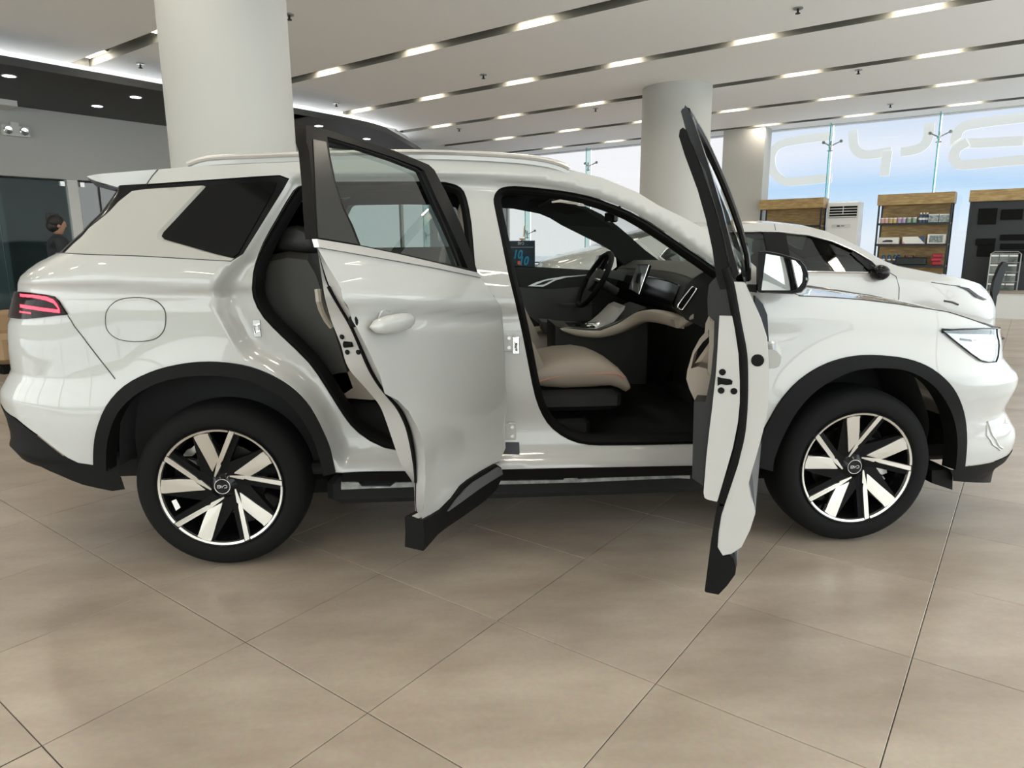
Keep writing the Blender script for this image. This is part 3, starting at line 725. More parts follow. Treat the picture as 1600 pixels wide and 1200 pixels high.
# hood: from the near shut line across to its mirror
SH=[(1205,438),(1228,455),(1248,462.5)]+SHUT
sp=[body.inv(x,y) for x,y in SH]; spr=resample(sp,.06,False)
near=[body.P(*p) for p in spr]; rows=[]; K=14
nose=[(XF0+.35),(XF0+.55)]
for p in near:
    row=[]
    for k in range(K+1):
        t=k/K; y=p.y+(2*MID-2*p.y)*t; cr_=.035*(1-abs(2*t-1)**2.2)
        row.append(Vector((p.x+.02*(1-(2*t-1)**2),y,p.z+cr_)))
    rows.append(row)
last=out.index(inv([SHUT[-1]])[0]) if inv([SHUT[-1]])[0] in out else None
for s_,z_ in resample([sp[-1],(XF0+.25,zf-.01),(XF0+.55,zf-.03),(SCF-.001,zf-.05)],.08,False)[1:]:
    p=body.P(s_,z_); rows.append([Vector((p.x+.02*(1-(2*k/K-1)**2)*(1-min(1,p.y/MID)),p.y+(2*MID-2*p.y)*k/K,p.z+.035*(1-abs(2*k/K-1)**2.2)*(1-min(1,max(0,p.y)/MID)**2))) for k in range(K+1)])
m=MB().loft(list(reversed(rows)),close=False,cap=False); obj('hood',m,M['paint'],car,smooth=True,ang=60)
# roof and windscreen
tl=resample(inv(TOPSIL),.06,False); tp=[body.P(*p) for p in tl]
roofn=[p for p in tp if p.x<1.47]; wsn=[p for p in tp if 1.42<p.x<2.30]
rows=[]
for p in roofn:
    row=[]
    for k in range(K+1):
        t=k/K; c=abs(2*t-1); y=p.y+(2*MID-2*p.y)*t; row.append(Vector((p.x,y,p.z+.03*(1-c**3))))
    rows.append(row)
obj('roof',MB().loft(list(reversed(rows)),close=False,cap=False),M['paint'],car,smooth=True,ang=60)
inner=[[v+Vector((0,0,-.045)) for v in r] for r in rows]
obj('headliner',MB().loft(inner,close=False,cap=False),M['cloth'],car,smooth=True,ang=60)
rows=[]
for p in wsn:
    f_=(p.x-1.42)/.88; row=[]
    for k in range(K+1):
        t=k/K; c=abs(2*t-1); y=p.y+.03+(2*MID-2*p.y-.06)*t; row.append(Vector((p.x+.16*f_*(1-c**2)+.05*(1-c**2),y,p.z-.006+.02*(1-c**2)*(1-f_))))
    rows.append(row)
obj('windscreen',MB().loft(list(reversed(rows)),close=False,cap=False),M['clear'],car,smooth=True,ang=60)
hd=MB(); c0=rows[0]; c1=[v+Vector((.09,0,-.018)) for v in c0]; c2=[v+Vector((-.05,0,-.05)) for v in c0]
hd.loft([c1,[v+Vector((0,0,-.03)) for v in c1],c2],close=False,cap=False); obj('header_rail',hd,M['cloth'],car,smooth=True)
# spoiler
sv=[(135,275.5),(152,272),(245,264.5),(230,287.5),(186,293),(150,283)]
prof=[onplane(x,y,Vector((0,.22,0)),Vector((0,1,0))) for x,y in sv]; y1=2*MID-.22
q=MB(); rings=[]
for k in range(9):
    t=k/8; y=.22+(y1-.22)*t; c=1-(2*t-1)**2; rings.append([Vector((p.x-.06*c*(1 if i in(0,1,5) else 0),y,p.z+.03*c)) for i,p in enumerate(prof)])
q.loft(rings); obj('roof_spoiler',q,M['paint'],car,smooth=True,ang=25)
up=[onplane(x,y,Vector((0,.24,0)),Vector((0,1,0))) for x,y in((137,279),(150,285),(186,295),(176,298),(150,291))]
obj('spoiler_underside',MB().prism(up,(0,2*MID-.48,0)),M['gloss'],car)
# roof rails
rl=[(293,257),(312,250),(335,246.5),(400,243.5),(482,240.5),(560,238.5),(640,237.5),(720,239),(800,243.5),(850,249.5),(878,257),(890,263)]
rp_=smooth_poly([ony(x,y,.235) for x,y in rl],3,False); q=MB().tube(rp_,.011,8); obj('roof_rail',q,M['satin'],car,smooth=True)
low=[p-Vector((0,0,.028)) for p in rp_]; q=MB(); q.strip(rp_,low); q.strip([p+Vector((0,.03,0)) for p in rp_],[p+Vector((0,.03,0)) for p in low]); obj('rail_skirt',q,M['paint'],car,smooth=True)
q=mirror(MB().tube(rp_,.013,8)); obj('roof_rail',q,M['satin'],car,smooth=True)
# ---- black lower cladding
fK=lambda o:(lambda s,z:body.P(s,z,o))
zb0=ony(130,757,.15).z
bb=inv([(149,728),(122,724),(60,681),(25,654)])+[(XR0-.42,rb[1]),(XR0-.5,rb[1]+.01),(SCR,rb[1]+.02),(SCR,ony(30,705,.2).z),(XR0-.45,ony(30,705,.2).z-.0)]+inv([(65,729),(93.5,742),(130,757),(176,767),(196,764),(190,745),(170,730)])
q,n=sheet(simplify(bb),[],fo(-.003),.03); q2,n2=both(q,n); obj('rear_bumper_cladding',q2,M['black'],car,normals=n2)
fbq=inv([(1504,729),(1546,723)])+[(XF0+.42,fb[1]-.006),(XF0+.6,fb[1]),(SCF,fb[1]),(SCF,ony(1555,733,.18).z),(XF0+.5,ony(1555,733,.18).z)]+inv([(1520,746.6),(1488,751),(1484,735)])
q,n=sheet(simplify(fbq),[],fo(-.003),.03); q2,n2=both(q,n); obj('front_lip',q2,M['black'],car,normals=n2)
mf=[onplane(x,y,Vector((0,.05,0)),Vector((0,1,0))) for x,y in((1456,735),(1456,755),(1488,765.5),(1489,735))]; obj('splash_flap',MB().prism(mf,(0,.2,0)),M['black'],car)
ARFi=[(1489,733),(1492,700),(1490,670),(1480,637),(1457.5,604),(1424,582),(1390,575),(1349,575.6),(1315,585),(1274,609),(1244,641),(1222,680),(1208,716),(1206,735)]
ARRi=[(506,742),(498,707),(486,676),(466,645),(444,622),(417,606),(385,593),(350,587),(313,586.5),(278,590),(243,600),(210,619),(186,645),(173,678),(169,706),(169,735)]
ARFi=sm2(ARFi,3,False); ARRi=sm2(ARRi,3,False)
for nm,o_,i_ in(('wheel_arch_cladding',ARF,ARFi),('wheel_arch_cladding',ARR,ARRi)):
    P=inv(o_)+list(reversed(inv(i_))); 
    q,n=sheet(simplify(P),[],fo(-.014),.025); obj(nm,q,M['black'],car,normals=n)
    a=inv(o_); q=MB().strip([body.P(*p,-.014) for p in a],[body.P(*p,.02) for p in a]); 
    b=inv(i_); c=resample(b,.05,False); t=MB().strip([body.P(*p,-.014) for p in c],[body.P(*p,.06) for p in c]); q.add(t.v,t.f); obj('cladding_edge',q,M['black'],car,smooth=True)
    # liner
    wx=0 if o_ is ARR else 2.765; cen=(wx,.36); big=[(wx+(p[0]-wx)*1.06,.36+(p[1]-.36)*1.04) for p in c]
    A=[Vector((p[0],.03,p[1])) for p in big]; B_=[v+Vector((0,.32,0)) for v in A]; q=MB().strip(A,B_); q.add(B_,[tuple(range(len(B_)))]); obj('wheel_arch_liner',q,M['dark'],car,smooth=True); obj('wheel_arch_liner',mirror(q),M['dark'],car,smooth=True)
# sill black trim and jack flange, floor pan
s0=inv([(535,739),(650,736.5),(780,734),(920,731),(1085,728),(1179,728)]); s1=inv([(533,755),(650,753),(780,751),(920,749),(1085,745),(1185,742)])
q=MB(); A=[body.P(*p,-.006) for p in s0]; Bq=[body.P(*p,.02) for p in s1]; C_=[v+Vector((0,.06,0)) for v in Bq]; q.strip(A,Bq); q.strip(Bq,C_); obj('sill_trim',q,M['black'],car,smooth=True); obj('sill_trim',mirror(q),M['black'],car,smooth=True)
M['flange']=mat('dusty_grey_underseal',(.30,.31,.29),.6,noise=.4,nscale=30)
fz=[onplane(x,y,Vector((0,.12,0)),Vector((0,1,0))) for x,y in((533,753),(560,754),(565,760),(610,760),(618,754),(700,752.5),(880,750),(884,746),(900,746),(904,748.5),(1060,741),(1078,739),(1078,748),(1060,747),(900,754),(700,759),(533,765))]
obj('jack_flange',MB().prism(fz,(0,.012,0)),M['flange'],car)
q=MB(); q.bevbox((1.38,MID,.275),(1.95,1.62,.13),.03); q.bevbox((1.38,MID,.25),(3.4,1.25,.10),.03); q.bevbox((-.62,MID,.36),(.45,1.2,.12),.03); q.bevbox((3.3,MID,.32),(.5,1.2,.12),.03); q.bevbox((0,MID,.42),(.9,1.1,.1),.03); q.bevbox((2.765,MID,.42),(.9,1.1,.1),.03); obj('underbody',q,M['dark'],car)
# rear lamp
M['redglow']=mat('lit_red_lamp',(.6,.02,.03),.3,emit=(1,.03,.06),es=2.2)
M['redglass']=mat('dark_red_lens',(.010,.002,.003),.12,spec=.12)
TL=[(27,457),(35,455.5),(50,457),(72,460),(86,463),(93,470),(100,481),(107,491.5),(90,493),(60,496.5),(40,498),(20,497.5)]
def inv_e(x,y): return body.inv(x,y)
tl_=[inv_e(*p) for p in TL]; zt_=[p[1] for p in tl_]
tl_[0]=(XR0-.47,tl_[0][1]); tl_[-1]=(XR0-.47,tl_[-1][1])
tw=tl_[1:-1]; lam=[(SCR,tl_[0][1]-.02),(XR0-.5,tl_[0][1])]+tw+[(XR0-.5,tl_[-1][1]),(SCR,tl_[-1][1]+.02)]
r=slab(simplify(lam),[],body.P,-.010,.01,.03,False); tl_o=obj('tail_lamp',both(r),M['redglass'],car,smooth=True,ang=40)
for P,w_ in(([(31,462),(50,463.5),(70,466),(83,471),(89,478),(92,484),(93,486)],.0075),([(31,478),(50,481),(70,484),(92,486.5)],.0065),([(30,487),(48,489.5)],.003)):
    L=inv(P,-.012); q=MB(); L=resample(L,.02,False); pts=[body.P(*p,-.0115) for p in L]; up_=Vector((0,0,w_)); q.loft([[p+up_,p-up_,p-up_+Vector((0,.004,0)),p+up_+Vector((0,.004,0))] for p in pts]); obj('light_bar',q,M['redglow'],tl_o)
# headlamp
M['lens']=glass('lamp_lens',(.95,.97,.98),.06)
HL=[(1469.5,515.8),(1500,514),(1530,513),(1554,513),(1557,532),(1556.5,555),(1553,565),(1541,565.5),(1529,562.5),(1514,552),(1499,540),(1484,528)]
hl=inv(HL); q,n=sheet(hl,[],fo(-.008),.03); 
r=slab(hl,[],body.P,.0,.05,.03); 
M['lampbowl']=mat('lamp_reflector',(.38,.41,.41),.2,metal=.7)
hb=obj('headlamp',slab(hl,[],body.P,-.003,.02,.03,False),M['lampbowl'],car)
obj('lens',q,M['lens'],hb,normals=n)
q=tube_on(hl,fo(-.009),.0035,True,.02,6); obj('lens_bezel',q,M['gloss'],hb,smooth=True)
M['drl']=mat('lit_white_lamp',(.9,.95,1),.3,emit=(.92,.97,1),es=1.1)
for P,m_,w_ in(([(1472,516.8),(1500,518),(1530,518.5),(1553,519)],M['gloss'],.010),([(1500,530),(1516,532),(1527,533)],M['gloss'],.005),):
    L=resample(inv(P,-.004),.02,False); pts=[body.P(*p,-.006) for p in L]; q=MB(); u_=Vector((0,0,w_)); q.loft([[p+u_,p-u_,p-u_+Vector((0,.004,0)),p+u_+Vector((0,.004,0))] for p in pts]); obj('lamp_detail',q,m_,hb)
for P in([(1513,524),(1523,524),(1536,552),(1529,554)],[(1524,524),(1534,524),(1545,550),(1536,553)],[(1547,524),(1552,525),(1551,548),(1546,552)]):
    obj('light_guide',slab(inv(P),[],body.P,-.006,-.002,.02,False),M['drl'],hb)
# front bumper relief and badge area behind
q=MB()
for P in([(1542,659),(1550,680),(1560,697),(1566,700)],[(1541,664),(1541,680),(1550,694),(1562,703)]):
    t=seam(P,.000,.006); q.add(t.v,t.f)
obj('bumper_vane',q,M['paint'],car,smooth=True)
g_=MB(); zz=.86
gr=[(XF0+.60,.93),(SCF,.93),(SCF,.88),(XF0+.60,.86)]
obj('grille_bar',both(slab(gr,[],body.P,-.006,.01,.04,False)),M['gloss'],car)
# inner shells (dark trim) near and far
shl=inv([(245,300),(420,282),(520,276),(700,274),(850,284),(940,305),(1030,346),(1118,412),(1172,455),(1180,560),(1172,700),(900,712),(560,722),(500,660),(440,590),(360,560),(150,560),(140,420),(200,340)])
q,n=sheet(shl,[offs(HR,.03),offs(HF,.03)],fo(.13),.05); obj('inner_trim',q,M['trimdark'],car,smooth=True)
# far inner shell with the far windows traced
FY=1.70
def farz(L): return [(ony(x,y,FY).x,ony(x,y,FY).z) for x,y in L]
WF=farz([(781,326.5),(800,327.5),(840,335),(870,347),(905,364),(935,379),(957,390),(962,396),(966,417),(958,424),(900,421),(850,418),(803,416),(790,370)])
WR=farz([(440,372),(446,355),(457,328),(480,325.5),(560,322),(640,321),(700,322),(712,326),(718,335),(722,420),(700,425),(600,412),(500,396),(440,388)])
rb_=[(-.25,1.60),(.30,1.61)]+[(p[0],p[1]+.03) for p in resample(inv([(520,258),(655,256),(820,262),(886,272),(940,286),(995,308),(1029,329),(1068,350),(1102,372),(1145,398),(1165,414)]),.08,False)]
rb_+= [(2.3,1.15),(2.3,.45),(1.2,.35),(.55,.35),(.3,.7),(-.5,.7),(-.55,1.32)]
q,n=sheet(simplify(rb_),[WF,WR],lambda s,z:Vector((s,2*MID-body.yside(s,z)-.10-.0*s,z)),.06)
ap_=[ony(x,y,1.63) for x,y in((915,322.5),(940,335),(965,353),(985,370),(1007,390),(1030,407),(1043,417.5),(1020,424),(985,424),(962,400),(957,391),(935,379.5),(905,364.5),(880,352),(860,340),(862,328),(885,320))]; obj('far_pillar_trim',MB().prism(ap_,(0,.05,0)),M['cloth'],car)
obj('far_side_lining',q,M['cloth'],car,smooth=True)
for nm,W in(('far_window',WF),('far_window',WR)):
    q,n=sheet(W,[],lambda s,z:Vector((s,2*MID-body.yside(s,z)-.07,z)),.2); obj(nm,q,M['clear'] if W is WF else M['doorglass'],car)
# ---- wheels
def wheel(cx,cy,rot,flip=False,detail=True):
    O=Vector((cx,cy,.357)); ax=Vector((0,-1,0)) if not flip else Vector((0,1,0))   # outward axis
    fx=-1 if flip else 1
    tp=[(.236,-.215),(.262,-.228),(.30,-.232),(.335,-.222),(.352,-.195),(.357,-.15),(.358,-.115),(.357,-.075),(.352,-.035),(.338,-.012),(.318,-.002),(.295,.003),(.275,.001),(.262,-.006),(.255,-.016)]
    ty=obj('tyre',MB().lathe(tp,O,ax,72),M['tyre'],car,smooth=True,ang=50)
    q=MB().lathe([(.262,-.004),(.258,.001),(.252,-.003),(.247,-.02),(.235,-.06),(.225,-.17),(.05,-.17)],O,ax,64); rim=obj('rim_barrel',q,M['gloss'],ty,smooth=True,ang=50)
    if not detail: return ty
    dd=MB().lathe([(.05,-.12),(.155,-.12),(.155,-.14),(.05,-.14)],O,ax,40); obj('brake_disc',dd,M['disc'],ty,smooth=True)
    a0=math.radians(rot)
    def pt(x,y,h):
        r_=math.hypot(x,y); t=math.atan2(y,x)+a0; r_*=.2535; return O+Vector((r_*math.cos(t)*fx,0,r_*math.sin(t)))+ax*h
    def hh(x,y): r=math.hypot(x,y); return -.032+.030*min(1,max(0,(r-.15)/.8))**1.3
    blade=[(-.11,.30),(-.10,.275),(.055,.475),(.062,.50),(.05,.70),(.025,.90),(.03,.945),(-.10,.955),(-.205,.93),(-.20,.87),(-.155,.60)]
    thin=[(-.10,.19),(-.083,.175),(.062,.352),(.058,.385),(.108,.43),(.45,.90),(.44,.925),(.385,.95),(.36,.915),(.02,.43)]
    lo=MB();hi=MB()
    back=MB()
    for k in range(5):
        a=-2*math.pi*k/5; c,s_=math.cos(a),math.sin(a)
        for P in(blade,thin):
            Q=[(x*c-y*s_,x*s_+y*c) for x,y in P]
            top=[pt(x,y,hh(x,y)) for x,y in Q]; bot=[p-ax*.02 for p in top]; n=len(Q)
            f=[(i,(i+1)%n,n+(i+1)%n,n+i) for i in range(n)]; hi.add(top+bot,[tuple(range(n))]+f)
        # dark carrier arm under each blade/thin pair
        P=[(-.30,.30),(-.24,.95),(.0,.99),(.06,.70),(.13,.52),(.42,.97),(.56,.90),(.2,.38),(.25,.18),(0,0),(-.2,.1)]
        Q=[(x*c-y*s_,x*s_+y*c) for x,y in P]; top=[pt(x,y,hh(x,y)-.010) for x,y in Q]; bot=[p-ax*.03 for p in top]; n=len(Q)
        back.add(top+bot,[tuple(range(n))]+[(i,(i+1)%n,n+(i+1)%n,n+i) for i in range(n)])
        # rim ring segment
        a1=math.radians(66)+a; seg=[]
        for t in range(17):
            g=a1-math.radians(3)-math.radians(65.5)*t/16; seg.append([pt(r_*math.cos(g),r_*math.sin(g),h_) for r_,h_ in((.965,-.004),(1.0,-.001),(1.0,-.015),(.965,-.02))])
        hi.loft(seg)
    obj('spoke_carrier',back,M['rubber'],ty); obj('machined_face',hi,M['mach'],ty)
    q=MB().lathe([(.0,-.022),(.030,-.022),(.034,-.026),(.06,-.040),(.075,-.06)],O,ax,32); obj('hub',q,M['gloss'],ty,smooth=True)
    nut=MB()
    for k in range(5):
        t=a0+math.radians(36+72*k-10); nut.cyl(O+Vector((.062*math.cos(t),0,.062*math.sin(t)))+ax*(-.055),ax,.010,.02,6)
    obj('wheel_nuts',nut,M['gloss'],ty)
    Mx=basis(O+ax*(-.0215),(fx,0,0),(0,0,1),ax); cap=MB()
    for st in LOGO: t=stroke([(x*.034,y*.034) for x,y in st],.0022,.0008,Mx); cap.add(t.v,t.f)
    cap.lathe([(.0305,0),(.0318,.0008),(.033,0)],O+ax*(-.022),ax,32); obj('centre_cap_logo',cap,M['satin'],ty,label='metal centre cap ring and letters')
    return ty
# the badge letters as simple strokes, width ~1.2, height .4, centred
LOGO=[[(-.56,.17),(-.28,.17),(-.20,.12),(-.20,.05),(-.28,0),(-.50,0)],[(-.28,0),(-.20,-.05),(-.20,-.12),(-.28,-.17),(-.56,-.17)],[(-.56,-.19),(-.56,.19)],
 [(-.12,.17),(-.11,.06),(-.05,.01),(.08,.0),(.15,.06),(.16,.17)],[(.0,0),(-.02,-.17)],[(.24,.17),(.46,.17),(.57,.09),(.57,-.09),(.46,-.17),(.24,-.17)]]
wr=wheel(0,.0,9); wr.name='wheel_assembly'
wf=wheel(2.765,.0,4); 
for cx in(0,2.765): wheel(cx,2*MID,0,True,False)
def bits(cx,L):
    for nm,P,m_ in L:
        pts=[onplane(x,y,Vector((0,.09,0)),Vector((0,1,0))) for x,y in P]; obj(nm,MB().prism(pts,(0,.03,0)),m_,car)
bits(0,[('brake_caliper',[(286,711),(292,703),(300,700),(306,693),(309,698),(307,706),(300,713),(288,713)],M['mach']),('caliper_bracket',[(284,720),(292,717),(305,720),(313,732),(308,738),(298,730),(285,726)],M['satin'])])
bits(1,[('caliper_bracket',[(1358,687),(1366,685),(1372,690),(1370,697),(1361,697)],M['satin']),('brake_caliper',[(1367,727),(1370,726),(1385,729),(1386,739),(1378,742),(1371,737),(1366,744),(1364,742)],M['satin']),('caliper_bracket',[(1374,746),(1380,744),(1383,748),(1379,752),(1374,750)],M['satin'])])
pts=[onplane(x,y,Vector((0,.012,0)),Vector((0,1,0))) for x,y in((268,783),(275,780),(282,793),(275,798))]; obj('paper_label',MB().prism(pts,(0,.001,0)),M['paper'],car,label='small white sticker on the rear rim')
# ================================================================== REAR DOOR (open about 59 degrees)
fr=rotated(1.19,.03,math.radians(59))
def ri(P,off=0.0,g=(.7,.9)): 
    o=[]
    for x,y in P:
        s,z,e=ginv(lambda a,b:fr(a,b,off),x,y,g); o.append((s,z)); g=(s,z)
    return o
SK=[(496,387),(560,398),(620,408.5),(680,419.5),(750,434),(770,461),(784,489),(787,540),(790,600),(791,660),(790,700),(781,720),(772,724),(749.6,740.6),(725,755),(706,776),(686,795),(672,804),(659,811),(662.5,782),(665,749),(664.5,721),(661.5,693),(652,667.7),(638,642),(622,625.7),(601,615),(594,587.5),(581,559),(564,524.7),(546.7,487.8),(535.8,468),(532.6,451),(527,440),(509.8,412)]
sk=ri(SK)
q,n=sheet(sk,[],lambda s,z:fr(s,z),.025); rd=obj('rear_door',q,M['paint'],car,normals=n,label='open rear door with its outer skin facing the viewer')
def col(P,ys):
    out=[]
    for y in ys:
        for (a,b),(c,d) in zip(P,P[1:]):
            if b<=y<=d: out.append((a+(c-a)*(y-b)/max(1e-6,d-b),y)); break
        else: out.append(P[0] if y<P[0][1] else P[-1])
    return out
ys=[388+(808-388)*k/70 for k in range(71)]
E0=[(496,387),(509.8,412),(527,440),(532.6,451),(535.8,468),(546.7,487.8),(564,524.7),(581,559),(594,587.5),(600.8,614),(622,625.7),(638,642),(652,667.7),(661.7,693),(664.7,721),(665,749),(662.5,782),(659,811)]
ER=[(496.5,388),(503.3,414),(509,432),(515,449),(532.8,480),(547.8,504),(564,540),(581,579),(599,609),(610,620),(629,639.7),(641.8,670),(647.7,698),(650.5,726),(650.5,749),(650,790),(652,808)]
EL=[(496.3,388),(502,414),(507,434),(513,450),(531.5,481),(546.7,507),(557.5,531),(566,555),(577,581),(590,600.5),(602,615.7),(622,642),(633.7,667.7),(640.7,698),(645,726),(649,749),(649,790),(651,808)]
E1=[(495.5,388),(498,400),(500,418),(504,442),(507,464),(516,496.5),(521.8,511.7),(529,529),(534.8,544),(539,566),(548.8,583),(564,598),(581,617.8),(594,632.7),(605.7,665),(615,693),(626.7,727),(636,742),(647,752),(648,798),(650,808)]
def lay(E,off):
    P=[fr(s,z,off) for s,z in ri(col(E,ys),off,(.2,1.3))]
    if off==0: return P
    for _ in range(3): P=[P[0]]+[(P[i-1]+P[i]*2+P[i+1])/4 for i in range(1,len(P)-1)]+[P[-1]]
    return P
c0=lay(E0,0); cR=lay(ER,.06); cL=lay(EL,.065); c1=lay(E1,.125)
q=MB(); q.loft([c0,cR],close=False,cap=False); obj('door_hem',q,M['paint_in'],rd,smooth=True,ang=60)
q=MB(); q.loft([cL,c1],close=False,cap=False); obj('door_jamb',q,M['paint_in'],rd,smooth=True,ang=60)
k0=10; mid_=[(a+b)*.5-CF*.008 for a,b in zip(cR,cL)]
q=MB(); q.loft([cR[k0:62],[m+(a-m)*.5+CF*-.004 for m,a in zip(mid_[k0:62],cR[k0:62])],mid_[k0:62],cL[k0:62]],close=False,cap=False); obj('door_seal',q,M['rubber'],rd,smooth=True,ang=60)
q=MB().tube(mid_[k0:62],.005,6); obj('seal_lip',q,M['rubber'],rd,smooth=True)
# inner panel and closing edges
c2=[p+(fr(.7,.8,.2)-fr(.7,.8,.1)).normalized()*.02 for p in c1]
HX=[ri([p],.0)[0] for p in [(772,462),(785,489),(789,560),(790,640),(789,700),(779,722)]]
hinge_o=[fr(s,z,0) for s,z in HX]; hinge_i=[fr(s-.01,z,.12) for s,z in HX]
obj('hinge_face',MB().strip(hinge_o,hinge_i),M['paint_in'],rd,smooth=True)
zs=[p.z for p in c1]
def row_in(p,n=6):  # across the inner panel at equal height
    sH=1.16; h=fr(sH,p.z,.13); return [p+(h-p)*k/n for k in range(n+1)]
q=MB().loft([row_in(p) for p in c1],close=False,cap=False); obj('inner_trim_panel',q,M['trimdark'],rd,smooth=True)
bt=ri([(781,722),(749.6,741),(725,756),(686,796),(659,812)]); q=MB().strip([fr(s,z,0) for s,z in bt],[fr(s,z+.006,.04) for s,z in bt]); obj('door_underside',q,M['paint_in'],rd)
# holes and latch on the jamb
def spot(fn,x,y,off,r,mat_,name,par,sq=1.0,g=(.3,1)):
    s,z,e=ginv(lambda a,b:fn(a,b,off),x,y,g); return s,z
def jpoint(x,y):  # nearest place on the jamb strips
    best=None
    for A,B in((cL,c1),(c0,cR)):
        for i in range(len(A)):
            for t in(0,.15,.3,.45,.6,.75,.9,1):
                p=A[i].lerp(B[i],t); q=proj(p); d=(q[0]-x)**2+(q[1]-y)**2
                if best is None or d<best[0]: best=(d,p)
    return best[1]
vdir=lambda p:(CAM-p).normalized()
jn=Vector((-math.cos(math.radians(59)),-math.sin(math.radians(59)),0))
def disk(p,r,m_,nm,par,nrm,dx=1.0,th=.004):
    q=MB(); q.lathe([(0,th),(r*.8,th),(r,th*.4),(r,0)],p,nrm,14); return obj(nm,q,m_,par,smooth=True)
for x,y,r in((534.8,523,.0085),(542,552,.0085),(558,552,.0085)): disk(jpoint(x,y),r,M['black'],'jamb_bolt',rd,jn)
disk(jpoint(552,504),.018,M['black'],'jamb_plug',rd,jn)
a,b=jpoint(541,538),jpoint(550,537); q=MB().tube([a+jn*.002,b+jn*.002],[.011,.008],10); obj('door_latch',q,M['rubber'],rd,smooth=True)
# bright belt line strip
B0=[(492.5,373.5),(560,384.5),(620,397),(680,411),(744,426)]; B1_=[(496,386.5),(560,397.5),(620,408),(680,419),(750,433.5)]
P=ri(B0)+list(reversed(ri(B1_))); q=slab(P,[],fr,-.007,.012,.03,False); obj('belt_moulding',q,M['satin'],rd)
# window frame, fixed black corner panel and drop glass
M['frameblack']=mat('black_frame_film',(.005,.005,.005),.3,spec=.1)
FO=[(475.5,196),(484,196),(517.5,205.5),(572.5,223),(613.8,235.5),(650,250),(668,257.5),(677,266),(693.5,298),(706,324),(718,350.5),(731,386),(744,425.5),(680,411),(620,397),(560,384.5),(492.5,373.5),(489,340),(486,290),(480.5,235),(476,222)]
FI=[(509,214),(560,229),(610,245),(652,261),(661,267),(680,310),(700,352),(716,388),(729,419),(680,408.5),(620,395),(561,383),(549,352),(534,323),(523,290),(514,245)]
fo_,fi_=ri(FO),ri(FI)
r=slab(fo_,[fi_],fr,-.006,.035,.03); obj('window_frame',r,M['frameblack'],rd,smooth=True,ang=30)
ir=ri([(512,218),(560,232.5),(610,249),(650,265),(657,270)],.0); ir2=ri([(657,270),(676,312),(694,352),(709,388),(720,417)])
q=MB().tube([fr(s,z,.004) for s,z in ir],.007,6); q.tube([fr(s,z,.004) for s,z in ir2],.008,6); obj('glass_run_seal',q,M['rubber'],rd,smooth=True)
q,n=sheet(fi_,[],lambda s,z:fr(s,z,.016),.1); obj('window_glass',q,M['doorglass'],rd,normals=n)
M['applique']=mat('smoked_pillar_panel',(.028,.028,.026),.2,spec=.3)
ap=ri([(486,218),(506,222),(511,250),(520,288),(531,323),(544,352),(556,381.5),(494,371.5),(491,330)]); r=slab(ap,[],fr,-.009,.004,.04,False); obj('pillar_panel',r,M['applique'],rd,smooth=True,ang=30)
# lower black cladding with grey insert
CO=[(657,812),(671,804.5),(685,798),(692,791),(706,775),(717.7,758.7),(729,749.5),(750,736),(771,724.5),(779,730),(782,738),(781,745),(772,764),(755,781),(720,806),(680,834),(657,860)]
cl_=ri(CO); r=slab(cl_,[],fr,-.012,.065,.04); obj('door_cladding',r,M['black'],rd,smooth=True,ang=30)
GI=[(773,729),(778,732),(780,740),(760,752),(743,763),(718,781),(694,798),(706,781),(722,763),(735,752)]
M['greyclad']=mat('grey_cladding_insert',(.10,.10,.105),.4)
r=slab(ri(GI),[],fr,-.018,-.008,.04,False); obj('cladding_insert',r,M['greyclad'],rd,smooth=True,ang=30)
# handle
def handle(fn,cx,cy,par,g,wd=.23):
    s,z,_=ginv(lambda a,b:fn(a,b,0),cx,cy,g); 
    p0=fn(s,z); ex=(fn(s+.05,z)-fn(s-.05,z)).normalized(); ez=(fn(s,z+.05)-fn(s,z-.05)).normalized(); en=ez.cross(ex).normalized()
    if en.dot(fn(s,z,.05)-p0)>0: en=-en
    rings=[]
    for k in range(13):
        t=k/12*2-1; hh_=.026*(1-abs(t)**2.6)**.5+.003; th=.016*(1-abs(t)**3)**.5+.004; c=p0+ex*(t*wd/2)+en*(.034-.012*t*t)
        rings.append([c+ez*(hh_*math.cos(a))+en*(th*math.sin(a)) for a in [2*math.pi*i/14 for i in range(14)]])
    q=MB().loft(rings); h_=obj('door_handle',q,M['paint'],par,smooth=True,ang=80)
    q=MB().bevbox((0,0,0),(.05,.03,.032),.008,basis((0,0,0),ex,en,ez).to_3x3()); q.v=[v+p0+ex*wd*.30+en*.014-ez*.004 for v in q.v]; obj('handle_mount',q,M['paint'],h_,smooth=True)
    q=MB(); q.lathe([(.0,.0015),(.036,.0015),(.043,.004),(.047,.0005)],p0-ex*.005,en,24); obj('handle_cup',q,M['paint_in'],h_,smooth=True)
    return h_
handle(fr,605,504,rd,(.4,1.05))
# rear of the inner pull, seen past the jamb
pl=[ginv(lambda a,b:fr(a,b,.17),x,y,(.2,1.1))[:2] for x,y in((497,452),(499,470),(503,484),(511,500),(519,510))]
q=MB(); q.tube([fr(s,z,.17) for s,z in pl],.011,8); obj('pull_handle',q,M['beige'],rd,smooth=True)
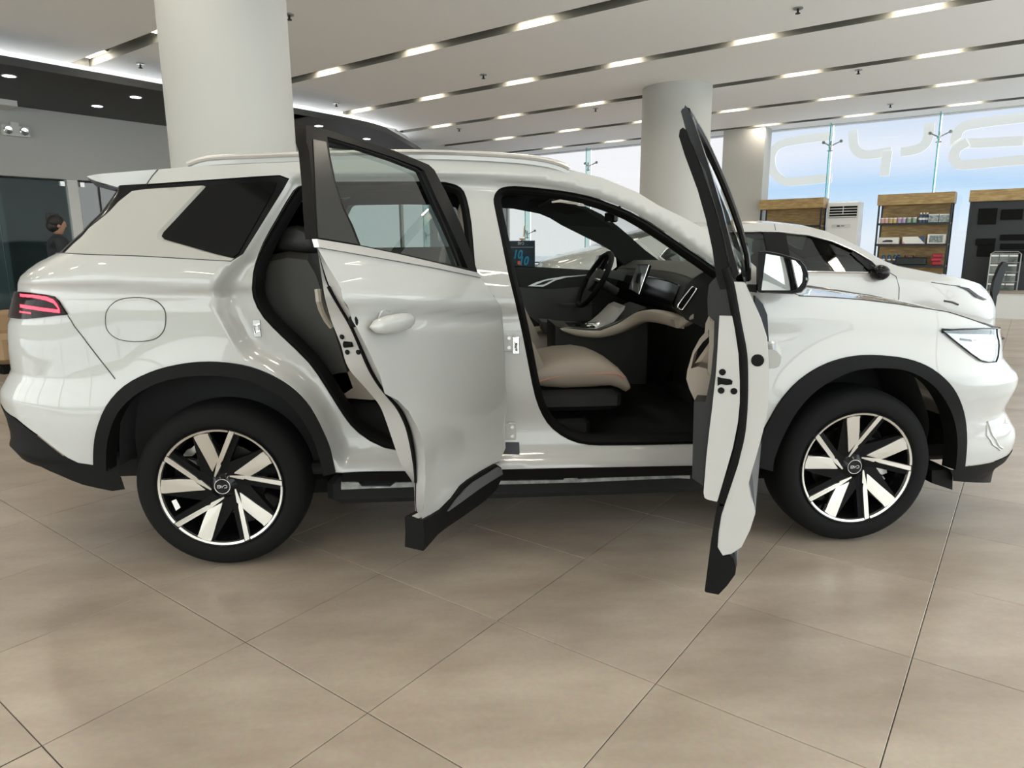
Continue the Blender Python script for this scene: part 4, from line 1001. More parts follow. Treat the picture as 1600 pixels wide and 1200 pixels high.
# ================================================================== FRONT DOOR (open about 65 degrees, seen along its length)
ALF=math.radians(65); HF_=Vector((2.28,.03,0)); DF=Vector((-math.cos(ALF),-math.sin(ALF),0)); NF=Vector((-math.sin(ALF),math.cos(ALF),0)); LF=1.08
def jf(x,y,back=0.0):   # pixel on the rear edge plane of the door -> (w,z)
    P=onplane(x,y,HF_+DF*(LF-back),DF); r_=P-HF_-DF*(LF-back); return (r_.dot(NF),P.z)
def J(L,back=0.0): return [jf(x,y,back) for x,y in L]
def W3(w_,z,u): return HF_+DF*u+NF*w_+Vector((0,0,z))
def jprism(P,u0,u1,mat_,name,par,w_shift=0.0,smooth=False,label=None):
    a=[W3(w_,z,u0) for w_,z in P]; b=[W3(w_+w_shift,z,u1) for w_,z in P]; q=MB().loft([a,b])
    return obj(name,q,mat_,par,smooth=smooth,ang=35,label=label)
OS=[(1144,440),(1162.7,441.8),(1174.6,466.7),(1188.7,499),(1198.4,529.5),(1200.6,564),(1201.4,596.7),(1200.4,629),(1198,650),(1192,675),(1182,712),(1174.7,736),(1169.3,757),(1173.5,780),(1180,802.7),(1172,828),(1158.7,854.7),(1142.7,865.3),(1129.3,868),(1121.3,854.7),(1122.7,833),(1126.7,806.7),(1132,790.7)]
SR=[(1142.7,758.7),(1153.3,726.7),(1162.7,686.7),(1166.7,652),(1168.8,620),(1169,575),(1164.8,542.5),(1158.3,510),(1149.7,471)]
SLt=[(1133.4,419),(1138.8,445),(1143,471),(1147.5,510),(1154,553),(1156,597),(1156,629),(1153,660),(1145,700),(1132,745),(1121,782.7)]
os_=J(OS)+J(SR)
fd_=jprism(os_,LF,LF-.03,M['paint_in'],'front_door',car,label='open front door seen edge-on from its latch side')
# outer skin running forward to the hinges
sil=J(OS[1:-4]); K_=10; rows=[]
for k in range(K_+1):
    u=LF-(LF-.04)*k/K_; t=k/K_; row=[]
    for w_,z in sil:
        ww=w_*(1-t)+(max(w_,-.02)+.06)*t; row.append(W3(ww,z,u))
    rows.append(row)
obj('outer_skin',MB().loft(rows,close=False,cap=False),M['paint'],fd_,smooth=True,ang=60)
inw=[(1124.3,493),(1144,493.7)]+SLt[3:]+[(1119,783),(1106,780),(1101,777),(1099.5,769),(1104,713),(1109,668),(1112.8,638),(1119,581.5),(1121.5,542.5)]
jprism(J(inw),LF+.004,LF-.10,M['paint_in'],'latch_panel',fd_)
seal=SR[::-1]; sl_=[(1128,790),(1121,782.7)]
sp_=J([(1133.4,419),(1141,445),(1146,471),(1153,510),(1161,553),(1162.5,597),(1161.5,640),(1157.5,680),(1149,715),(1137,752),(1126,786)]); sp_=sm2(sp_,3,False)
q=MB().tube([W3(w_,z,LF-.004) for w_,z in sp_],.0125,10); obj('door_seal',q,M['rubber'],fd_,smooth=True)
q=MB().tube([W3(w_+.010,z,LF-.018) for w_,z in sp_],.012,8); q.tube([W3(w_-.006,z,LF-.02) for w_,z in sp_],.012,8); obj('seal_base',q,M['black'],fd_,smooth=True)
blk=[(1116,501),(1124.5,501),(1121.7,542.5),(1119,581.5),(1113,638),(1109,668),(1104,713),(1100,766),(1099,760),(1081,748),(1084,628),(1102,629),(1110.7,586),(1115,542)]
jprism(J(blk),LF-.004,.12,M['trimdark'],'inner_trim_panel',fd_)
upb=[(1119,432),(1107.4,445),(1105,466.7),(1106,492.7),(1115,501),(1124,502),(1124,493),(1144,494),(1143,471),(1138.8,445),(1133,419)]
jprism(J(upb),LF-.002,.15,M['trimdark'],'upper_trim',fd_)
ub=0.10
strip_=[(1108,501),(1116,502),(1115,542),(1110.7,586),(1105,586),(1108,540)]
jprism(J(strip_,ub),LF-ub,.25,M['beige'],'beige_insert',fd_)
arm=[(1106.5,516),(1093,529.5),(1082.5,549),(1073.8,579),(1072.3,592),(1077,607.5),(1086.8,629),(1102,629),(1107,605),(1110.7,588),(1104,576),(1090,573),(1079.5,576),(1084.7,553),(1096.6,536),(1107.4,526)]
jprism(J(arm,ub),LF-ub,LF-ub-.10,M['taupe'],'armrest_end',fd_)
a2=[(1079.5,576),(1090,573),(1106,576),(1110.7,588),(1102,629),(1086.8,629),(1077,607.5),(1072.3,592)]
jprism(J(a2,ub),LF-ub-.08,.35,M['taupe'],'armrest',fd_)
pk=[(1105,496),(1099.8,508),(1098,528),(1108,520),(1108,500)]; jprism(J(pk,ub),LF-ub-.05,.3,M['beige'],'upper_pad',fd_)
for x,y,r in((1129,581,.0095),(1127,609.7,.0095),(1146.9,610.8,.0095)):
    w_,z=jf(x,y); disk(W3(w_,z,LF+.004),r,M['black'],'jamb_bolt',fd_,DF)
w_,z=jf(1183.7,563); disk(W3(w_,z,LF),.0175,M['black'],'jamb_plug',fd_,DF)
lt=[(1121.5,588),(1127,590),(1141,592),(1145,595),(1144,600),(1136,601),(1127,599.5),(1121.5,602)]; jprism(J(lt),LF+.007,LF,M['rubber'],'door_latch',fd_)
# window frame: rear upright, rail running forward over the glass, glass between
s1=[(1060.7,213),(1062,203),(1067,199),(1072,203),(1075,213),(1095,263),(1115,323),(1130,377),(1140,427),(1147,452),(1125,452),(1119,433),(1113,390),(1103,343),(1090,297),(1070,243)]
jprism(J(s1),LF,LF-.06,M['black'],'window_frame',fd_,smooth=True)
s2=[(1063,173),(1065,169),(1068,168),(1070,162.7),(1078,175),(1093,216.7),(1111.7,273),(1128,326.7),(1141.7,383),(1154,427),(1148,436),(1145,433),(1133,377),(1118,323),(1101.7,266.7),(1073,210)]
jprism(J(s2),LF-.01,LF-.05,M['gloss'],'frame_applique',fd_,smooth=True)
ctr=sm2(J([(1070,172),(1083,197),(1103,248),(1121,302),(1136,358),(1148,415)]),3,False)
rail=[];n_=len(ctr)
for i,(w_,z) in enumerate(ctr):
    f_=i/(n_-1); u=LF-.03-(LF-.13)*f_; zz=ctr[0][1]-(ctr[0][1]-1.20)*(f_**1.7)   # sweep forward and down
    # lateral place follows the same lean
    for (wa,za),(wb_,zb__) in zip(ctr,ctr[1:]):
        if zb__<=zz<=za: w2=wa+(wb_-wa)*(za-zz)/(za-zb__); break
    else: w2=ctr[-1][0]
    rail.append(W3(w2,zz,u))
q=MB().tube(rail,.013,8); obj('window_rail',q,M['gloss'],fd_,smooth=True)
gc=J([(1079,213),(1098,265),(1116.5,323),(1131,377),(1142,427)]); 
def gw(z):
    for (wa,za),(wb_,zb__) in zip(gc,gc[1:]):
        if zb__<=z<=za: return wa+(wb_-wa)*(za-z)/(za-zb__)
    return gc[0][0] if z>gc[0][1] else gc[-1][0]
q=MB(); rows=[]
for p in rail:
    u=(p-HF_).dot(DF); zt_2=p.z-.01; rows.append([W3(gw(1.2+(zt_2-1.2)*k/8),1.2+(zt_2-1.2)*k/8,min(u,LF-.035)) for k in range(9)])
obj('window_glass',q.loft(rows,close=False,cap=False),M['doorglass'],fd_,smooth=True)
M['glassedge']=mat('ground_glass_edge',(.30,.33,.34),.35)
ge=J([(1076.5,214),(1083,214),(1104,270),(1121,330),(1135,383),(1144,430),(1141,430),(1131,383),(1116,325),(1096,264)]); jprism(ge,LF-.03,LF-.035,M['glassedge'],'glass_edge',fd_)
# lower cladding
lc=[(1124,790.7),(1117,807),(1110.7,846.7),(1101,922.7),(1103,925),(1122.7,928.8),(1136,915),(1149,897),(1150,886.7),(1146.7,873),(1141,867),(1129.3,870),(1121.3,856),(1122.7,833),(1127,806),(1131,791)]
jprism(J(lc),LF+.002,.10,M['black'],'door_cladding',fd_)
gi=J([(1143,866.5),(1151,860),(1151.5,884),(1149.5,886),(1146.7,873)],.04); jprism(gi,LF-.04,.2,M['greyclad'],'cladding_insert',fd_)
gi=J([(1168.5,757),(1171,740),(1175,735),(1178,770),(1180,800),(1173.5,780)],.15); jprism(gi,LF-.15,.15,M['greyclad'],'cladding_insert',fd_)
# outside handle, standing off the skin
hk=J([(1196,546),(1206,546),(1214,549),(1221,557),(1220,566),(1217,573),(1210,576),(1198,576)],.12); jprism(hk,LF-.12,LF-.30,M['paint'],'door_handle',fd_,smooth=True)
# door mirror
MU=.20
def mf_(L,back): 
    o=[]
    for x,y in L:
        P=onplane(x,y,HF_+DF*(MU+back),Vector((-.36,-.93,.08)).normalized()); o.append(P)
    return o
MD=Vector((-.36,-.93,.08)).normalized()
mo=[(1181.7,398),(1185,392.5),(1196.7,391.8),(1217.5,395.8),(1238,401.7),(1250.8,406.7),(1259,416),(1263,426.7),(1263.8,436.7),(1260,449),(1252.5,457),(1238,459.6),(1205,458.5),(1186,457),(1181.7,453)]
mi=[(1187.5,399),(1193,396),(1221.7,401),(1242.5,407.5),(1251,416.7),(1254,428),(1253,441),(1246.7,450),(1240,453.5),(1190,453.5),(1187.5,450)]
o0=mf_(mo,0); cen=sum(o0,Vector())/len(o0); back=[cen+(p-cen)*.9-MD*.05 for p in o0]; bk2=[cen+(p-cen)*.6-MD*.085 for p in o0]
MGN=Vector((-.52,-.85,.09)).normalized(); i0=[onplane(x,y,cen+MD*.014,MGN) for x,y in mi]
mm=obj('door_mirror',MB().loft([o0,back,bk2]),M['gloss'],fd_,smooth=True,ang=40)
lipi=[cen+(p-cen)*.95+MD*.012 for p in o0]; q=MB(); n_=len(o0); q.loft([o0+[o0[0]],lipi+[lipi[0]]],close=False,cap=False); obj('mirror_rim',q,M['gloss'],mm,smooth=True)
q=MB(); q.add([p for p in i0],[tuple(range(len(i0)))]); 
obj('mirror_glass',q,M['mirror'],mm)
q=MB(); am=mf_([(1163.8,444),(1182,444.5),(1183,457),(1168,455)],0); q.prism(am,-MD*.05); obj('mirror_arm',q,M['black'],mm)
q=MB(); am=mf_([(1259,434),(1264.5,434),(1264.5,438),(1259,438)],0); q.prism([p+MD*.004 for p in am],-MD*.05); obj('turn_signal',q,M['lampbowl'],mm)
# dark hinge gap at the leading edge of the aperture
q=MB(); hp_=[onplane(x,y,Vector((0,-.03,0)),Vector((0,1,0))) for x,y in((1180,462),(1192,475),(1199,492),(1202,545),(1196,548),(1188,520),(1180,500))]; q.prism(hp_,(0,.02,0)); obj('hinge_cover',q,M['gloss'],car)
# ================================================================== INTERIOR
def yp(L,Y): return [ony(x,y,Y) for x,y in L]
def yprism(L,Y0,Y1,m_,name,smooth=False,label=None,taper=1.0,ang=35,bev=0):
    a=yp(L,Y0); return obj(name,MB().prism(a,(0,Y1-Y0,0)),m_,car,smooth=smooth,label=label,ang=ang,bev=bev)
M['carpet']=mat('black_carpet',(.010,.010,.010),.95,bump=.4,bscale=700)
# floor, firewall, bulkhead
q=MB(); q.bevbox((1.2,MID,.39),(3.0,1.66,.05),.02); obj('cabin_floor',q,M['carpet'],car)
q=MB(); q.box((2.42,MID,.80),(.05,1.6,.78)); obj('firewall',q,M['carpet'],car)
q=MB(); q.box((-.35,MID,.9),(.05,1.5,1.0)); obj('cabin_bulkhead',q,M['carpet'],car)
for yy in(.16,2*MID-.16):
    q=MB(); q.prism([Vector(p) for p in((2.44,yy,.36),(2.44,yy,1.1),(2.2,yy,1.05),(2.15,yy,.36))],(0,.02,0)); obj('kick_panel',q,M['carpet'],car)
for s_ in(0,1): 
    yy=.17 if s_==0 else 2*MID-.19
    q=MB(); q.prism([Vector(p) for p in((-.4,yy,.4),(-.4,yy,.9),(.1,yy,.9),(.35,yy,.7),(.5,yy,.4))],(0,.02,0)); obj('wheel_house_trim',q,M['carpet'],car)
# far inner door trims with accent
q=MB()
fd2=[ony(x,y,1.66) for x,y in((803,418),(850,419),(900,422),(958,425),(985,440),(985,560),(850,560),(825,480),(812,445))]
obj('far_door_trim',MB().prism(fd2,(0,.03,0)),M['trimdark'],car)
fd3=[ony(x,y,1.645) for x,y in((812,449),(860,452),(905,449),(925,452),(925,500),(880,505),(845,508),(822,490))]
obj('far_armrest',MB().prism(fd3,(0,.02,0)),M['trimgrey'],car)
ac=[(825,447),(838,441),(855,436),(880,432),(918,429),(918,430.5),(885,433.5),(868,438),(853,446),(848,448)]
ac2=[(835,446),(852,439),(866,436.5),(850,444.5)]
obj('door_accent',MB().prism(yp(ac,1.64),(0,.005,0)),M['satin'],car); obj('door_speaker_grille',MB().prism(yp(ac2,1.635),(0,.004,0)),M['trimdark'],car)
obj('armrest_lip',MB().prism(yp([(871,475),(890,474),(930,474),(905,478),(880,478)],1.62),(0,.03,0)),M['trimgrey'],car)
# seats: cushions lofted along X with rounded sections
def seat(yc,zoff,X0,name,mat_side,lab,beige=True):
    r_=thing  # noqa
def cushion(prof,yc,w_,m_,name,nseg=16,lift=None):
    """prof: list of (x, zbottom, ztop)"""
    rings=[]
    for x,zb_2,zt_2 in prof:
        h=(zt_2-zb_2)/2; zc=(zt_2+zb_2)/2; ring=[]
        for k in range(nseg):
            a=2*math.pi*k/nseg; ca,sa=math.cos(a),math.sin(a)
            yy=math.copysign(abs(ca)**.45,ca)*w_/2; zz=math.copysign(abs(sa)**.6,sa)*h
            if sa>0: zz-= h*.10*(1-abs(ca))**1.0*1.2
            ring.append(Vector((x,yc+yy,zc+zz)))
        rings.append(ring)
    return obj(name,MB().loft(rings),m_,car,smooth=True,ang=70)
P_=lambda x,y,Y:(ony(x,y,Y).x,ony(x,y,Y).z)
def front_seat(yc,near):
    Yn=yc-.26
    if near:
        top=[(833,577),(857,564),(885,557.5),(915,556),(938.7,560.5),(957,568.7),(972,576),(983,590)]
        bot=[(833,605),(857,611),(885,613),(915,612),(938.7,610),(957,608),(970,612),(981,617)]
    T=[P_(x,y,Yn) for x,y in top_]; Bm=[P_(x,y,Yn) for x,y in bot_]
    return [(t[0],b[1],t[1]) for t,b in zip(T,Bm)]
top_=[(826,582),(840,574),(857,565),(885,558),(915,556),(938.7,560.5),(957,568.7),(972,577),(981,588),(985,600)]
bot_=[(826,604),(840,607),(857,611),(885,613),(915,612),(938.7,610),(957,608),(972,612),(980,617),(984,610)]
near_prof=front_seat(.50,True)
sx0=near_prof[0][0]
cu_=cushion(near_prof,.50,.53,M['taupe'],'front_seat_cushion')
pp_=[(838,597),(862,590),(885,586),(915,583.5),(950,583),(966,585),(974,590)]
sp3=[P_(x,y,.245) for x,y in pp_]; q=MB().tube([Vector((a,.238,b)) for a,b in sp3],.003,6); obj('seat_piping',q,M['pipe'],cu_)
# bolster shell, base and rails
def seatback(yc,X,z0,ztop,m1,nm,head=True):
    rings=[]
    for k in range(12):
        t=k/11; z=z0+(ztop-z0)*t; x=X-.30*t*(ztop-z0)/.65; w_=.50-.12*t**3; d=.075-.02*t
        rings.append([Vector((x+math.copysign(abs(math.cos(a))**.6,math.cos(a))*d+(.03 if abs(math.sin(a))>.8 else 0),yc+math.copysign(abs(math.sin(a))**.5,math.sin(a))*w_/2,z)) for a in[2*math.pi*i/16 for i in range(16)]])
    b=obj(nm,MB().loft(rings),m1,car,smooth=True,ang=70)
    hx=X-.30*(ztop-z0)/.65-.03
    q=MB(); q.bevbox((hx+.01,yc,ztop+.14),(.10,.27,.17),.045); h=obj('headrest',q,m1,b,smooth=True,ang=60,sub=1)
    q=MB(); q.tube([(hx,yc-.06,ztop-.03),(hx,yc-.06,ztop+.08)],.007,6); q.tube([(hx,yc+.06,ztop-.03),(hx,yc+.06,ztop+.08)],.007,6); obj('headrest_posts',q,M['chrome'],b)
    return b
M['seatdark']=mat('dark_seat_leather',(.022,.021,.019),.5,bump=.25,bscale=350)
M['seatmid']=mat('brown_grey_seat_leather',(.028,.026,.022),.5,bump=.25,bscale=350)
zc_=near_prof[2][2]
seatback(.50,sx0+.02,zc_-.06,zc_+.50,M['taupe'],'front_seat_back')
fp=[(x,b,t) for x,b,t in near_prof]; cushion(fp,1.36,.53,M['taupe'],'front_seat_cushion'); seatback(1.36,sx0+.10,zc_-.06,zc_+.48,M['taupe'],'front_seat_back')
for yc in(.50,1.36):
    x0,x1=near_prof[0][0],near_prof[-2][0]; zb_2=near_prof[3][1]
    q=MB(); q.bevbox(((x0+x1)/2,yc,zb_2-.045),(x1-x0-.04,.50,.10),.03); q.bevbox(((x0+x1)/2-.05,yc,.47),(x1-x0-.22,.42,.14),.02); obj('seat_base',q,M['trimdark'],car,smooth=True)
# rear bench
rp=yp([(404,470),(412,410),(424,398),(452,392),(486,396),(500,420),(512,455),(528,505),(545,560),(556,592),(563,612),(520,640),(440,560)],.30)
def bench(Y0,Y1,nm):
    rings=[]; c=sum(rp,Vector())/len(rp)
    for y,sc in((Y0,.90),(Y0+.03,.98),(Y0+.08,1.0),(Y1-.08,1.0),(Y1-.03,.98),(Y1,.90)): rings.append([Vector((c.x+(p.x-c.x)*sc,y,c.z+(p.z-c.z)*sc)) for p in rp])
    return obj(nm,MB().loft(rings),M['seatmid'],car,smooth=True,ang=50)
def head(yc,nm):
    hp=yp([(430,392),(431,376),(436,362),(446,354),(461,352),(474,358),(484,370),(489,386),(484,395),(460,396)],yc-.14); c=sum(hp,Vector())/len(hp); rings=[]
    for y,sc in((-.15,.7),(-.135,.92),(-.10,1.0),(.10,1.0),(.135,.92),(.15,.7)): rings.append([Vector((c.x+(p.x-c.x)*sc,yc+y,c.z+(p.z-c.z)*sc)) for p in hp])
    return obj(nm,MB().loft(rings),M['seatdark'],car,smooth=True,ang=60)
b1=bench(.22,.68,'rear_seat_back'); b2=bench(.70,1.20,'rear_seat_back'); b3=bench(1.22,1.68,'rear_seat_back')
head(.44,'headrest'); head(1.45,'headrest')
for yc in(.30,.60,1.3,1.6):
    q=MB(); L=yp([(430,400),(470,402),(505,450),(530,520),(552,590)],.285); q.tube([Vector((p.x+.012,yc,p.z)) for p in L],.004,6); obj('seat_piping',q,M['pipe'] if yc==.30 else M['seatdark'],car)
cp=yp([(500,590),(520,580),(560,577),(620,577),(660,582),(672,596),(668,614),(650,622),(580,626),(520,622)],.24)
c=sum(cp,Vector())/len(cp); rings=[]
for y,sc in((.22,.9),(.26,1.0),(1.64,1.0),(1.68,.9)): rings.append([Vector((c.x+(p.x-c.x)*sc,y,c.z+(p.z-c.z)*sc)) for p in cp])
obj('rear_seat_cushion',MB().loft(rings),M['taupe'],car,smooth=True,ang=50)
q=MB(); q.bevbox((c.x-.02,MID,(c.z+.38)/2-.06),(.42,1.4,c.z-.45),.03); obj('rear_seat_base',q,M['carpet'],car)
# dashboard: sections across the car
DN=.20; DFA=1.68
def dsec(L,Y): return [ony(x,y,Y) for x,y in L]
top=[(1122,421),(1090,419),(1073,424),(1066,436),(1058,448),(1060,500),(1075,520),(1090,505),(1130,500)]
base=dsec([(1128,420),(1112,419),(1096,428),(1082,437),(1072,446),(1060,478),(1062,486),(1072,500),(1100,512),(1140,512)],DN)
rings=[]
for k in range(12):
    t=k/11; y=DN+(DFA-DN)*t; f_=4*t*(1-t); rings.append([Vector((p.x+.07*f_,y,p.z+(.010*f_ if i<5 else 0))) for i,p in enumerate(base)])
db=obj('dashboard',MB().loft(rings),M['trimdark'],car,smooth=True,ang=40)
# glossy fascia band and bright line
fb_=[Vector((p.x-.012,p.y,p.z)) for p in (base[4],base[5],base[6])]
r2=[[Vector((r_[i].x-.010,r_[i].y,r_[i].z-(.012 if i==4 else 0))) for i in(4,5,6)] for r_ in rings[1:-1]]
obj('fascia_band',MB().loft(r2,close=False,cap=False),M['gloss'],db,smooth=True)
q=MB().tube([Vector((r_[4].x-.014,r_[4].y,r_[4].z-.010)) for r_ in rings[1:9]],.004,6); obj('fascia_line',q,M['chrome'],db)
tp=[[r_[0],r_[1],r_[2],r_[3]] for r_ in rings]; obj('dash_top_pad',MB().loft([[v+Vector((0,0,.004)) for v in r_] for r_ in tp],close=False,cap=False),M['trimgrey'],db,smooth=True)
# end vent with bright ring
vo=[(1061,481),(1060,476),(1078,452),(1083,448),(1087,449.5),(1087,454),(1069,480),(1065,484)]
vv=yp(vo,.185); q=MB(); q.tube(smooth_poly(vv,2),.0035,6,close=True); obj('vent_ring',q,M['chrome'],db,smooth=True)
obj('vent_blades',MB().prism(vv,(0,.02,0)),M['rubber'],db)
# lower pad sweeping from the door end to the console
pad_o=[(1084,491),(1072,493),(1058,500),(1046,497),(1030,489),(1012,485),(1000,487),(985,496),(968,505),(952,513),(935,519),(900,520),(878,514),(873,511)]
def sweep(P,Ys,r0,m_,nm,sq=1.0):
    pts=[ony(x,y,Y) for (x,y),Y in zip(P,Ys)]; return obj(nm,MB().tube(smooth_poly(pts,3,False),r0,10),m_,car,smooth=True,ang=60)
Ys=[.20,.21,.24,.34,.48,.60,.66,.68,.69,.70,.70,.70,.70,.70]
UP=[(874.8,513),(900,516),(931,517.5),(945,514),(966.7,505),(980,497),(993,489),(1009,485),(1033,488),(1057,494.7),(1068,494.7),(1084,490.7)]
LO=[(880,518),(900,525),(925,528),(945,527),(966.7,521),(980,515),(993,508),(1009,503),(1033,506),(1054.7,512),(1064,512),(1084,498)]
YB=[.70,.70,.70,.69,.68,.67,.64,.58,.44,.30,.24,.20]
ra=[ony(x,y,Y) for (x,y),Y in zip(UP,YB)]; rb2=[ony(x,y,Y) for (x,y),Y in zip(LO,YB)]
ra=smooth_poly(ra,3,False); rb2=smooth_poly(rb2,3,False)
def bulge(a,b): 
    n=Vector((-.35,-1,.25)).normalized()*.016; bk=Vector((.05,.05,0)); return [a+bk,a+n*.2,a.lerp(b,.2)+n*.8,a.lerp(b,.5)+n,a.lerp(b,.8)+n*.8,b+n*.2,b+bk]
obj('knee_pad',MB().loft([bulge(a_,b_) for a_,b_ in zip(ra,rb2)],close=False,cap=False),M['beige'],car,smooth=True,ang=70)
kp=yp([(1062,497),(1070,502),(1069,514),(1056,512),(1053,500)],.245); obj('knee_pad_end',MB().prism(kp,(0,.05,0)),M['beige'],car,smooth=True)
cn=yp([(868,509),(880,512),(935,516),(968,503),(985,494),(1000,484),(1010,480),(1012,520),(1010,600),(868,600)],.72)
obj('centre_console',MB().prism(cn,(0,.36,0)),M['trimdark'],car)
si=[ony(x,y,.78) for x,y in((922,517),(935,519),(950,511),(962,500),(975,484),(977,478),(968,482),(950,500),(938,510))]
obj('console_fascia',MB().prism(si,(0,.28,0)),M['satin'],car)
q=MB(); a,b=ony(888,512,.80),ony(930,516,.80); q.bevbox((a+b)/2+Vector((0,.1,.008)),((b-a).length,.2,.012),.004); obj('shifter_plate',q,M['gloss'],car)
q=MB(); p=ony(928,508,.88); q.bevbox(p,(.10,.05,.028),.01); q.tube([p,p+Vector((-.01,0,-.04))],.012,8); obj('gear_selector',q,M['chrome'],car,smooth=True)
q=MB(); q.bevbox((a+b)/2+Vector((0,.1,.002)),((b-a).length+.02,.22,.008),.003); obj('shifter_surround',q,M['chrome'],car)
dm=yp([(847,503),(862,504),(872,508),(873,513),(866,519),(850,520)],1.10); obj('centre_armrest',MB().prism(dm,(0,.2,0)),M['seatmid'],car)
# centre screen
sc_=[ony(x,y,Y) for x,y,Y in((996,413.5,.98),(1014.8,414,.76),(999,460,.76),(982,452,.98))]
nrm=(sc_[1]-sc_[0]).cross(sc_[3]-sc_[0]).normalized(); 
if nrm.dot(CAM-sc_[0])<0: nrm=-nrm
s_o=obj('centre_screen',MB().prism(sc_,-nrm*.012),M['gloss'],car)
M['screen']=mat('dull_screen_glass',(.16,.165,.165),.08,coat=1)
c=sum(sc_,Vector())/4; q=MB(); q.add([c+(p-c)*.95+nrm*.001 for p in sc_],[(0,1,2,3)]); obj('screen_glass',q,M['screen'],s_o)
q=MB().tube([sc_[1]+nrm*.002,sc_[2]+nrm*.002],.0025,6); q.tube([sc_[0]+nrm*.002,sc_[1]+nrm*.002],.0018,6); obj('screen_edge',q,M['chrome'],s_o)
ins=yp([(945,424),(962,423),(985,426),(984,434),(975,440),(945,432)],1.45); obj('instrument_hood',MB().prism(ins,(0,.12,0)),M['trimgrey'],car)
# steering wheel
c=ony(929,437,1.36); ax=Vector((-.86,-.05,.50)).normalized(); u=Vector((0,1,0)); u=(u-ax*u.dot(ax)).normalized(); v=ax.cross(u)
ring=[c+u*.185*math.cos(t)+v*.18*math.sin(t) for t in[2*math.pi*k/40 for k in range(40)]]
sw=obj('steering_wheel',MB().tube(ring,.016,10,close=True),M['rubber'],car,smooth=True)
q=MB(); q.lathe([(0,.015),(.05,.02),(.075,.01),(.075,-.03),(.03,-.06),(.03,-.16)],c,ax,20); obj('wheel_hub',q,M['trimdark'],sw,smooth=True)
for a_ in(0,math.pi,-math.pi/2):
    q=MB(); d_=u*math.cos(a_)+v*math.sin(a_); q.tube([c+d_*.06,c+d_*.175],[.020,.012],8); obj('spoke',q,M['gloss'],sw,smooth=True)
# far door mirror seen through the far window
fm=[ony(x,y,2.02) for x,y in((930,417),(936,400),(946,394),(955,393),(958,396),(955,420),(938,421))]
m_f=obj('far_door_mirror',MB().prism(fm,(0,.08,0)),M['gloss'],car,smooth=True)
fm2=[ony(x,y,1.99) for x,y in((952,399),(957,396.5),(954,420),(949,419))]; obj('mirror_edge',MB().prism(fm2,(0,.02,0)),M['frame'],m_f)
q=MB(); 
tri=[ony(x,y,1.72) for x,y in((959,421),(963,398),(969,421))]
# rear-view mirror and sun visor
p=ony(955,339,.98); q=MB(); q.bevbox(p,(.03,.22,.06),.012); q.tube([p,p+Vector((.06,0,.07))],.008,6); obj('interior_mirror',q,M['gloss'],car,smooth=True)
p=ony(905,313,.5); q=MB(); q.bevbox(p+Vector((-.05,.25,-.02)),(.18,.5,.014),.005,Matrix.Rotation(.25,3,'Y')); obj('sun_visor',q,M['cloth'],car)
# labels, striker, hinge on the body
q=MB(); L=[body.P(*p,RD*.5-.028) for p in inv([(788,697),(813,697),(813,714),(785,714)])]
dk=lambda P,off,m_,nm,th=.002: obj(nm,slab(inv(P),[],lambda s,z,o:body.P(s,z,recess(s,z)+o),off,off+th,.05,False),m_,car)
ws=dk([(788,697),(813,697),(813,714),(785,714)],-.003,M['ink'],'tyre_pressure_label')
M['printw']=mat('white_print',(.65,.66,.66),.5)
q=MB()
R3=random.Random(3)
for i,yy in enumerate((699.5,702,704.5,707,709.5,711.8)):
    x=789.5
    while x<810:
        l=R3.uniform(2,6); 
        if R3.random()<.8:
            t=slab(inv([(x,yy),(min(x+l,811),yy),(min(x+l,811),yy+1),(x,yy+1)]),[],lambda s,z,o:body.P(s,z,recess(s,z)+o),-.0045,-.003,.05,False); q.add(t.v,t.f)
        x+=l+1.5
obj('label_print',q,M['printw'],ws)
def striker(x,y,nm='door_striker'):
    s,z=body.inv(x,y,RD); p=body.P(s,z,RD); q=MB(); q.bevbox(p+Vector((0,-.002,0)),(.03,.006,.07),.002); o=obj(nm,q,M['chrome'],car)
    q=MB().tube([p+Vector((0,-.004,.014)),p+Vector((0,-.035,.014)),p+Vector((0,-.035,-.014)),p+Vector((0,-.004,-.014))],.005,6); obj('striker_loop',q,M['chrome'],o,smooth=True)
striker(402,513); striker(806,540)
def hinge(x,y):
    s,z=body.inv(x,y,RD); p=body.P(s,z,RD); q=MB(); q.bevbox(p+Vector((0,-.006,0)),(.05,.012,.075),.004); q.cyl(p+Vector((-.03,-.03,-.03)),(0,0,1),.011,.06,10); o=obj('door_hinge',q,M['paint_in'],car,smooth=True)
    for dz in(-.02,.02):
        q=MB().cyl(p+Vector((.008,-.012,dz)),(0,-1,0),.008,.006,6); obj('hinge_bolt',q,M['satin'],o)
hinge(797,673); hinge(792,535)
for x,y in((824,704),(572,716)):
    s,z=body.inv(x,y,RD); p=body.P(s,z,RD); q=MB().lathe([(0,.003),(.010,.003),(.012,0)],p,(0,-1,0),14); obj('body_plug',q,M['paint_in'],car,smooth=True)
q=MB().tube([ony(x,y,.24) for x,y in((862,316),(875,314),(895,317),(912,320))],[.004,.007,.006,.004],6); obj('grab_handle',q,M['chrome'],car,smooth=True)
